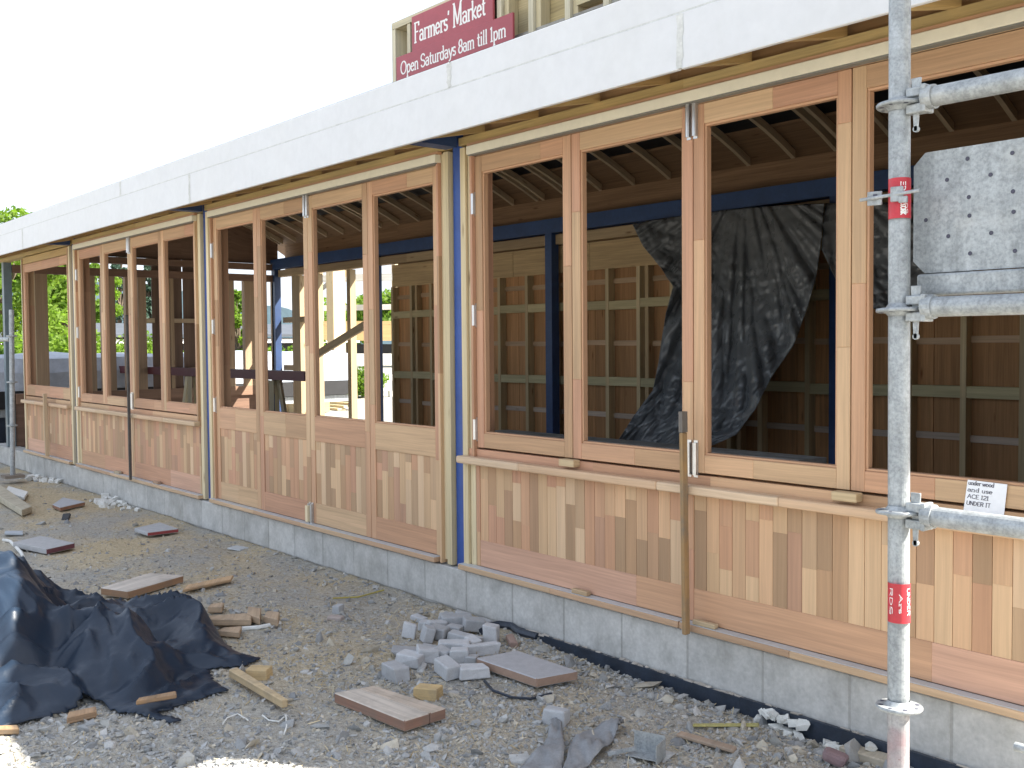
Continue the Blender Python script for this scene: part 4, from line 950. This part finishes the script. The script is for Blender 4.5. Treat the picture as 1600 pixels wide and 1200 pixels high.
for k, (px, py, n, label) in enumerate(((1226, 1136, 26, 'crumbled white plaster lumps against the dark membrane'), (1316, 1155, 20, 'white foam crumbs near the pole at the membrane'), (176, 786, 30, 'scatter of white plastic scraps near the far footing'), (60, 750, 22, 'white paper scraps by the far scaffold foot'))):
    mb = MB(); c = onground(px, py); sp = .06 if k < 2 else .22
    for i in range(n):
        q = c+V((random.gauss(0, sp), random.gauss(0, sp*.4), 0)); s_ = random.uniform(.012, .035)*(1 if k < 2 else 1.5); q.z = gz(q.x, q.y)+s_*.4 if q.y < -.03 else -.24
        if q.y > -.06: q.y = -.07
        mb.obox(q, (s_*1.5, s_, s_*.8), Matrix.Rotation(random.uniform(0, 6), 3, 'Z') @ Matrix.Rotation(random.uniform(-.5, .5), 3, 'X'), (1, 1, 1), 0, .25)
    tag(mb.build('white_debris', FOAM), label, 'debris', kind='stuff')
# gravel and shavings: nobody could count these
t_ = (1+5**.5)/2
ICO = np.array([(-1, t_, 0), (1, t_, 0), (-1, -t_, 0), (1, -t_, 0), (0, -1, t_), (0, 1, t_), (0, -1, -t_), (0, 1, -t_), (t_, 0, -1), (t_, 0, 1), (-t_, 0, -1), (-t_, 0, 1)])/1.902
ICF = np.array([(0, 11, 5), (0, 5, 1), (0, 1, 7), (0, 7, 10), (0, 10, 11), (1, 5, 9), (5, 11, 4), (11, 10, 2), (10, 7, 6), (7, 1, 8), (3, 9, 4), (3, 4, 2), (3, 2, 6), (3, 6, 8), (3, 8, 9), (4, 9, 5), (2, 4, 11), (6, 2, 10), (8, 6, 7), (9, 8, 1)])
def rotm(n):
    q = rng.normal(size=(n, 4)); q[:, 1:3] *= .35; q /= np.linalg.norm(q, axis=1)[:, None]; w_, x, y, z = q.T
    return np.stack([np.stack([1-2*(y*y+z*z), 2*(x*y-z*w_), 2*(x*z+y*w_)], -1), np.stack([2*(x*y+z*w_), 1-2*(x*x+z*z), 2*(y*z-x*w_)], -1), np.stack([2*(x*z-y*w_), 2*(y*z+x*w_), 1-2*(x*x+y*y)], -1)], 1)
def scatter(name, pts, sizes, flat, cols, label, mat, base=ICO, faces=ICF, jitter=.22):
    n = len(pts); vv = base[None]*(1+rng.normal(0, jitter, (n, len(base), 1))); sc_ = np.stack([sizes*rng.uniform(.8, 1.5, n), sizes*rng.uniform(.6, 1.1, n), sizes*flat*rng.uniform(.5, 1.2, n)], 1)
    vv = vv*sc_[:, None]; vv = np.einsum('nij,nkj->nki', rotm(n), vv)+np.array(pts)[:, None]
    ff = faces[None]+(np.arange(n)*len(base))[:, None, None]
    me = bpy.data.meshes.new(name); me.from_pydata(vv.reshape(-1, 3).tolist(), [], ff.reshape(-1, faces.shape[1]).tolist())
    a = me.color_attributes.new('col', 'FLOAT_COLOR', 'CORNER'); c4 = np.ones((n, len(faces)*faces.shape[1], 4)); c4[:, :, :3] = np.array(cols)[:, None]; a.data.foreach_set('color', c4.ravel())
    me.materials.append(mat); o = link(name, me); return tag(o, label, 'gravel' if 'gravel' in name else 'shavings', kind='stuff')
pts = []; szs = []; cl = []
random.seed(5)
while len(pts) < 19000:
    px = random.uniform(-60, 1480); py = random.uniform(730, 1230)
    p = wz(px, py, -.25)
    if p.y > -.045 or p.y < -3.6 or p.x < -14.5: continue
    if random.random() > min(1, (py-690)/350): continue
    clump = noise.noise(V((p.x*1.7, p.y*1.7, 4)))+.35
    nearwall = math.exp(-((p.y+.12)/.14)**2)
    if random.random() > .35+.65*max(0, min(1, clump+nearwall)): continue
    s_ = random.choice((.005, .006, .008, .010))*random.uniform(.7, 1.4)
    if random.random() < .07: s_ *= random.uniform(1.6, 3.2)
    if nearwall > .4 and random.random() < .25: s_ *= 1.6
    pts.append((p.x, p.y, gz(p.x, p.y)+s_*.05)); szs.append(s_)
    b = random.uniform(.75, 1.25)
    c = random.choice([(.33, .335, .33), (.39, .392, .38), (.28, .287, .287), (.45, .445, .425), (.36, .355, .325), (.48, .435, .35)]); cl.append(tuple(v*b for v in c))
scatter('gravel', pts, np.array(szs), .5, cl, 'loose angular slate gravel over the site ground', STONE)
SL = np.array([(-1, -.1, 0), (1, -.13, .1), (1, .1, .12), (-1, .13, 0)], float); SLF = np.array([(0, 1, 2, 3)])
pts = []; szs = []; cl = []
while len(pts) < 4500:
    px = random.uniform(-40, 1200); py = random.uniform(760, 1200); p = wz(px, py, -.25)
    if p.y > -.05 or p.y < -2.6: continue
    if (p.y < -1.25 or p.x > -3.7) and random.random() < .8: continue
    s_ = random.uniform(.006, .02); pts.append((p.x, p.y, gz(p.x, p.y)+.006)); szs.append(s_)
    c = random.choice([(.5, .4, .24), (.58, .48, .3), (.42, .32, .18), (.5, .45, .33)]); cl.append(jit(c, .2))
scatter('wood_shavings', pts, np.array(szs), .4, cl, 'pale wood shavings and straw strewn over the dirt', STONE, SL, SLF, .1)
# ------------------------------------------------------------------ the yard behind and beside
def at(px, py, dep): return wd(px, py, dep)
YG = -.28
# far scaffold pole at the left end
p = at(20, 742, 11.2); o = thing('scaffold_pole', p, 'rusty grey scaffold pole standing before the far end of the hall', 'scaffold')
tp = at(18, 484, 11.2); mb = MB(); mb.tube([p, tp], .026, (1, 1, 1), 12); mb.build('standard', OLDWOOD if 0 else GALV, o, True)
for py in (525, 597, 665):
    q = p.lerp(tp, (742-py)/258); mb = MB(); mb.lathe(q, [(.026, -.012), (.055, -.006), (.055, .006), (.026, .012)], (1, 1, 1), 16); mb.build('rosette', GALV, o, True)
for py, h in ((530, .04), ):
    q = p.lerp(tp, (742-py)/258); mb = MB(); mb.tube([q+V((-.06, 0, 0)), q+V((-2, -.1, 0))], .025, (1, 1, 1), 10); mb.build('ledger', GALV, o, True)
mb = MB(); mb.box(p.x-.1, p.x+.1, p.y-.1, p.y+.1, p.z-.03, p.z, (.3, .25, .2)); mb.build('base_plate', OLDWOOD, o)
# white covered load on a trailer, left of the hall
xq = -15.15
t = thing('covered_trailer', (xq-.9, 2.6, YG), 'flat trailer carrying a long load under pale grey sheeting, beyond the hall', 'trailer')
mb = MB(); nU, nV = 40, 8; zt_ = wx(50, 556, xq).z; zb_ = wx(33, 611, xq).z; zr_ = zt_-zb_; prof = [(0, zb_), (.02, zb_+.5*zr_), (.12, zb_+.93*zr_), (.4, zt_), (1.2, zt_+.02), (1.7, zt_-.1), (2.0, zb_+.4*zr_), (2.05, zb_)]
G_ = []
for i in range(nU+1):
    y = -1.2+i*7.0/nU; row = []
    for k, (a, z) in enumerate(prof):
        z2 = z+(.05*noise.noise(V((y*1.3, k*.7, 3))) if 0 < k < 7 else 0)+(-.25*(i % 9 == 0 and 0)); row.append(V((xq-a+.06*noise.noise(V((y*2, k*.5, 7))), y, z2)))
    G_.append(row)
for i in range(nU):
    for k in range(len(prof)-1): mb.face([G_[i][k], G_[i+1][k], G_[i+1][k+1], G_[i][k+1]], (1, 1, 1))
mb.face([r for r in G_[0]], (1, 1, 1)); mb.face([r for r in G_[-1]][::-1], (1, 1, 1))
mb.build('load_cover', COVER, t, False, 1e-4)
mb = MB(); za_ = wx(33, 638, xq).z; mb.box(xq-2.0, xq+.0, -1.15, 5.75, za_, zb_-.005, (1, 1, 1)); fr = mb.build('trailer_bed', BLACKFELT, t)
gpos = wx(31, 633, xq+.004)
lettering('G', 'side_letter', t, WHITE, planepos((xq+.003, gpos.y-.03, gpos.z), (0, 1, 0), (0, 0, 1), (1, 0, 0)), .11, .11, .025) if 'G' in G else None
mb = MB(); mb.box(xq-1.9, xq-.06, -1.1, 5.7, za_-.12, za_-.01, (.4, .42, .42)); mb.build('chassis', GALV, t)
for y in (.2, 3.2, 4.2):
    for sx_ in (-.2, -1.8):
        mb = MB(); mb.lathe((xq+sx_, y, .02), [(0, -.1), (.22, -.1), (.29, -.09), (.3, 0), (.29, .09), (.22, .1), (0, .1)], (1, 1, 1), 22, Matrix.Rotation(math.pi/2, 3, 'Y')); mb.build('wheel', MEMB, t, True)
# distant shed with a grey roof
c = at(200, 540, 42); t = thing('shed', (c.x, c.y, YG), 'low distant shed with a grey roof and painted eave shade beyond the trailer', 'shed')
mb = MB(); mb.box(c.x-2, c.x+2, c.y-6, c.y+9, YG, 1.6, (.1, .1, .1)); mb.build('wall', BLACKFELT, t)  # wall coloured black to give the shadow under the eaves
mb = MB(); mb.obox((c.x+.6, c.y+1.5, 1.95), (4.4, 16, .1), Matrix.Rotation(.12, 3, 'Y'), (1, 1, 1)); mb.build('roof', SHEDROOF, t)
mb = MB(); mb.box(c.x+2.55, c.x+2.62, c.y-6.4, c.y+9.4, 1.38, 1.55, (1, 1, 1)); mb.build('eave_fascia', WHITE, t)
# timber frame of the next building, sunlit
b0 = wz(527, 620, YG); b0z = b0.copy(); D0 = (b0-CAM).dot(FW)
t = thing('frame_building', b0, 'sunlit timber frame with one thick post and rails in the yard behind', 'frame')
def yb(pa, pb, w, h, c, name, dep=None, mat=PINE):
    a = at(*pa, dep or D0); b = at(*pb, dep or D0); mb = MB(); mb.bar(a, b, w, h, c); return mb.build(name, mat, t)
pw = .4; top = at(525, 400, D0)
mb = MB(); mb.box(b0.x-pw/2, b0.x+pw/2, b0.y-pw/2, b0.y+pw/2, YG, top.z, (.6, .45, .27), 2); mb.build('timber_post', PINE, t)
yb((480, 436), (640, 432), .12, .22, (.5, .5, .48), 'cross_rail', D0+.6); yb((470, 408), (640, 402), .3, .25, (.58, .42, .24), 'top_beam', D0+.2)
yb((490, 462), (514, 442), .1, .12, (.4, .36, .3), 'knee_brace'); yb((545, 432), (532, 412), .1, .12, (.5, .4, .26), 'knee_brace')
yb((480, 482), (640, 479), .1, .18, (.68, .66, .6), 'cross_rail', D0+3)  # pale rail added to stand in for roofs farther off
yb((480, 517), (650, 517), .06, .62, (.62, .42, .2), 'board_panel', D0+2); yb((480, 545), (650, 545), .1, .3, (.08, .08, .09), 'skirt_panel', D0+2.2, BLACKFELT)
for px in (498, 618): 
    a = at(px, 400, D0+2.6); mb = MB(); mb.box(a.x-.1, a.x+.1, a.y-.1, a.y+.1, YG, a.z, (.6, .46, .28), 2); mb.build('timber_post', PINE, t)
# terracotta urn
c = wz(509, 602, YG); t = thing('terracotta_urn', c, 'big terracotta urn standing by the thick timber post', 'urn'); k = (c-CAM).dot(FW)/F
mb = MB(); mb.lathe(c, [(0, 0), (6*k, 0), (8*k, 3*k), (6*k, 6*k), (12*k, 16*k), (17*k, 30*k), (18*k, 38*k), (21*k, 40*k), (21*k, 45*k), (17*k, 45*k), (14*k, 30*k), (0, 28*k)], (1, 1, 1), 28); mb.build('bowl', TERRA, t, True)
# crate of ply, stack of planks, low barrier
c = wz(452, 646, YG); t = thing('plywood_crate', c, 'brown plywood crate standing behind the open rear framing', 'crate'); mb = MB()
mb.box(c.x-.5, c.x+.5, c.y-.05, c.y+.75, YG+.02, YG+.95, (.42, .31, .17), 0); cr = mb.build('crate_box', PLY, t)
mb = MB()
for x in (-.5, -.02, .44): mb.box(c.x+x, c.x+x+.07, c.y-.075, c.y-.052, YG+.02, YG+.95, (.46, .32, .16), 2)
mb.build('crate_batten', PINE, t)
c = wz(520, 640, YG); t = thing('plank_stack', c, 'low stack of pale planks on the sunlit yard', 'plank stack')
for i in range(4): 
    mb = MB(); mb.obox((c.x-.5+.05*i, c.y+.1*i, YG+.04+.06*i), (2.2, .2, .05), Matrix.Rotation(-.1+.03*i, 3, 'Z'), jit((.55, .47, .3))); mb.build('plank', PINE, t)
c = at(575, 603, 30); t = thing('white_barrier', (c.x, c.y, YG), 'low white rail fence across the yard beyond the frame', 'fence')
mb = MB(); mb.bar(at(480, 604, 30), at(660, 602, 30), .06, .3, (1, 1, 1)); mb.build('fence_rail', WHITE, t)
for px in (490, 530, 570, 610, 650): 
    q = at(px, 600, 30.2); mb = MB(); mb.box(q.x-.05, q.x+.05, q.y-.05, q.y+.05, YG, q.z+.3, (1, 1, 1)); mb.build('fence_post', WHITE, t)
# ------------------------------------------------------------------ trees
def tree(name, base, h, spread, n_leaf, mat, label, cat='tree', leaf=.16, conifer=False, seed=1, low=.25):
    rs = np.random.default_rng(seed); t = thing(name, base, label, cat); random.seed(seed)
    mb = MB(); H = h*(.9 if conifer else .62); mb.tube([base+V((0, 0, -.2)), base+V((.05*h*rs.normal()*.3, 0, H*.5)), base+V((0, .02*h, H))], .03*h**.8, (1, 1, 1), 9, True, .008*h)
    cl_ = []
    nb = 26 if not conifer else 40
    for i in range(nb):
        if conifer:
            f_ = (i+.5)/nb; z = h*(.12+.86*f_); r = spread*(1-f_)*1.0*rs.uniform(.5, 1); a = rs.uniform(0, 6.28); cl_.append((r*math.cos(a), r*math.sin(a), z, spread*.34*(1.05-f_)))
        else:
            a = rs.uniform(0, 6.28); u = rs.uniform(-1, 1); r = rs.uniform(.45, 1)**.6; z = h*(low+(1-low)*.5)+u*h*(1-low)*.46*r; rr_ = spread*r*math.sqrt(max(.05, 1-u*u*.85)); cl_.append((rr_*math.cos(a), rr_*math.sin(a), z, spread*rs.uniform(.2, .4)))
    for (x, y, z, r) in cl_[::2]:
        z0 = min(H*.95, z*.72); mb.tube([base+V((0, 0, z0)), base+V((x*.5, y*.5, (z0+z)/2+.03*h)), base+V((x, y, z))], .010*h, (1, 1, 1), 6, False, .003*h)
    mb.build('trunk', BARK, t, True)
    per = n_leaf//nb; P = []; tone = []
    for (x, y, z, r) in cl_:
        q = rs.normal(size=(per, 3)); q /= np.linalg.norm(q, axis=1)[:, None]; q *= (rs.uniform(.15, 1, (per, 1))**.5)*r*np.array([1.15, 1.15, .8])
        q += (x, y, z); P.append(q); tone.append(np.clip(rs.uniform(.2, .9)+rs.normal(0, .15, per), 0, 1))
    P = np.concatenate(P)+np.array(base); tone = np.concatenate(tone); n = len(P)
    R_ = rs.normal(size=(n, 3)); R_ /= np.linalg.norm(R_, axis=1)[:, None]; Q_ = np.cross(R_, rs.normal(size=(n, 3))); Q_ /= np.linalg.norm(Q_, axis=1)[:, None]; s_ = leaf*rs.uniform(.6, 1.3, (n, 1))
    vv = np.stack([P-R_*s_*.6, P+Q_*s_*.32, P+R_*s_*.6, P-Q_*s_*.32], 1).reshape(-1, 3)
    me = bpy.data.meshes.new('crown'); me.from_pydata(vv.tolist(), [], np.arange(n*4).reshape(-1, 4).tolist())
    a = me.color_attributes.new('col', 'FLOAT_COLOR', 'CORNER'); c4 = np.ones((n, 4, 4)); c4[:, :, :3] = tone[:, None, None]; a.data.foreach_set('color', c4.ravel()); me.materials.append(mat); link('crown', me, t)
def tb(px, dep): 
    p = at(px, 560, dep); p.z = YG; return p
tree('leafy_tree', tb(8, 24), 5.0, 1.5, 9000, LEAF, 'bright green leafy tree rising above the far end of the white fascia', seed=2, leaf=.12)
tree('leafy_tree', tb(66, 27), 4.6, 1.15, 8000, LEAF, 'bright green leafy tree seen through the farthest open window', seed=3, leaf=.12)
tree('leafy_tree', tb(-60, 26), 5.6, 1.6, 7000, LEAF, 'bright green leafy tree at the left edge beyond the steel corner post', seed=4, leaf=.13)
tree('leafy_tree', tb(104, 29), 4.6, 1.0, 6000, LEAF, 'yellow green tree behind the post between farthest two bays', seed=5, leaf=.12)
tree('shrub', tb(95, 21), 2.0, 1.3, 6000, LEAF, 'yellow green shrub above the pale trailer load in farthest window', 'shrub', seed=6, leaf=.09, low=.05)
tree('shrub', tb(35, 21), 2.0, 1.2, 5000, LEAF, 'yellow green shrub beside far scaffold pole', 'shrub', seed=7, leaf=.09, low=.05)
tree('shrub', tb(185, 30), 1.7, 1.5, 5000, LEAF, 'low bright shrub under the painted eave shade of the distant shed', 'shrub', seed=8, leaf=.11, low=.05)
tree('shrub', tb(245, 30), 1.7, 1.5, 5000, LEAF, 'low bright shrub right of the dark conifer in the far window', 'shrub', seed=9, leaf=.11, low=.05)
tree('conifer', tb(189, 55), 7.2, 1.9, 9000, LEAFD, 'dark blue green conifer standing behind the distant shed', seed=10, leaf=.2, conifer=True)
tree('conifer', tb(236, 58), 7.0, 1.9, 9000, LEAFD, 'dark blue green conifer, second behind the distant shed', seed=11, leaf=.2, conifer=True)
tree('leafy_tree', tb(152, 46), 5.6, 1.0, 6000, LEAF, 'slim green tree left of the dark conifers', seed=12, leaf=.16)
tree('leafy_tree', tb(372, 34), 3.5, .75, 6000, LEAF, 'green tree seen past the first door stile', seed=13, leaf=.13)
tree('shrub', tb(462, 26), 1.7, .8, 4000, LEAF, 'small green shrub behind the plywood crate', 'shrub', seed=15, leaf=.09, low=.05)
tree('shrub', tb(565, 30), .85, .75, 5000, LEAF, 'round green shrub under the dark skirt of the timber frame', 'shrub', seed=16, leaf=.08, low=.05)
tree('leafy_tree', tb(545, 78), 5.6, 3.2, 8000, LEAF, 'broad green tree far behind the thick timber post', seed=17, leaf=.3, low=.3)
tree('leafy_tree', tb(640, 72), 5.6, 3.6, 8000, LEAF, 'green tree far off beside the rear blue post', seed=18, leaf=.3)
# ------------------------------------------------------------------ light
SUN_EL, AZ = math.radians(42), math.radians(38.7)
sd = V((math.cos(AZ)*math.cos(SUN_EL), math.sin(AZ)*math.cos(SUN_EL), math.sin(SUN_EL)))
W = bpy.data.worlds.new('World'); S.world = W; W.use_nodes = True; nt = W.node_tree; bg = nt.nodes['Background']
sk = nt.nodes.new('ShaderNodeTexSky'); sk.sky_type = 'NISHITA'; sk.sun_disc = False; sk.sun_elevation = SUN_EL
sk.sun_rotation = math.radians(90)-AZ; sk.dust_density = 2.; sk.air_density = 1.; sk.ozone_density = 1.
# a thin veil of high cloud over the clear sky
gc = nt.nodes.new('ShaderNodeTexCoord').outputs['Generated']
cn = noise_tex(nt, gc, 1.6, 6, .6, (1, 1, 2.4)); cf = ramp(nt, cn, [(.25, .55), (.6, .92)])
nt.links.new(mixf(nt, cf, sk.outputs[0], (1.75, 1.88, 2.12)), bg.inputs[0]); bg.inputs[1].default_value = .15
sl = bpy.data.lights.new('sun', 'SUN'); so = bpy.data.objects.new('sun', sl); COL.objects.link(so); sl.energy = 4.5; sl.angle = math.radians(.5); sl.color = (1, .95, .86)
so.rotation_euler = sd.to_track_quat('Z', 'Y').to_euler()
S.view_settings.view_transform = 'Standard'; S.view_settings.look = 'None'; S.view_settings.gamma = 1; S.view_settings.exposure = 2.08
S.render.engine = 'CYCLES'; S.cycles.max_bounces = 8; S.cycles.diffuse_bounces = 5
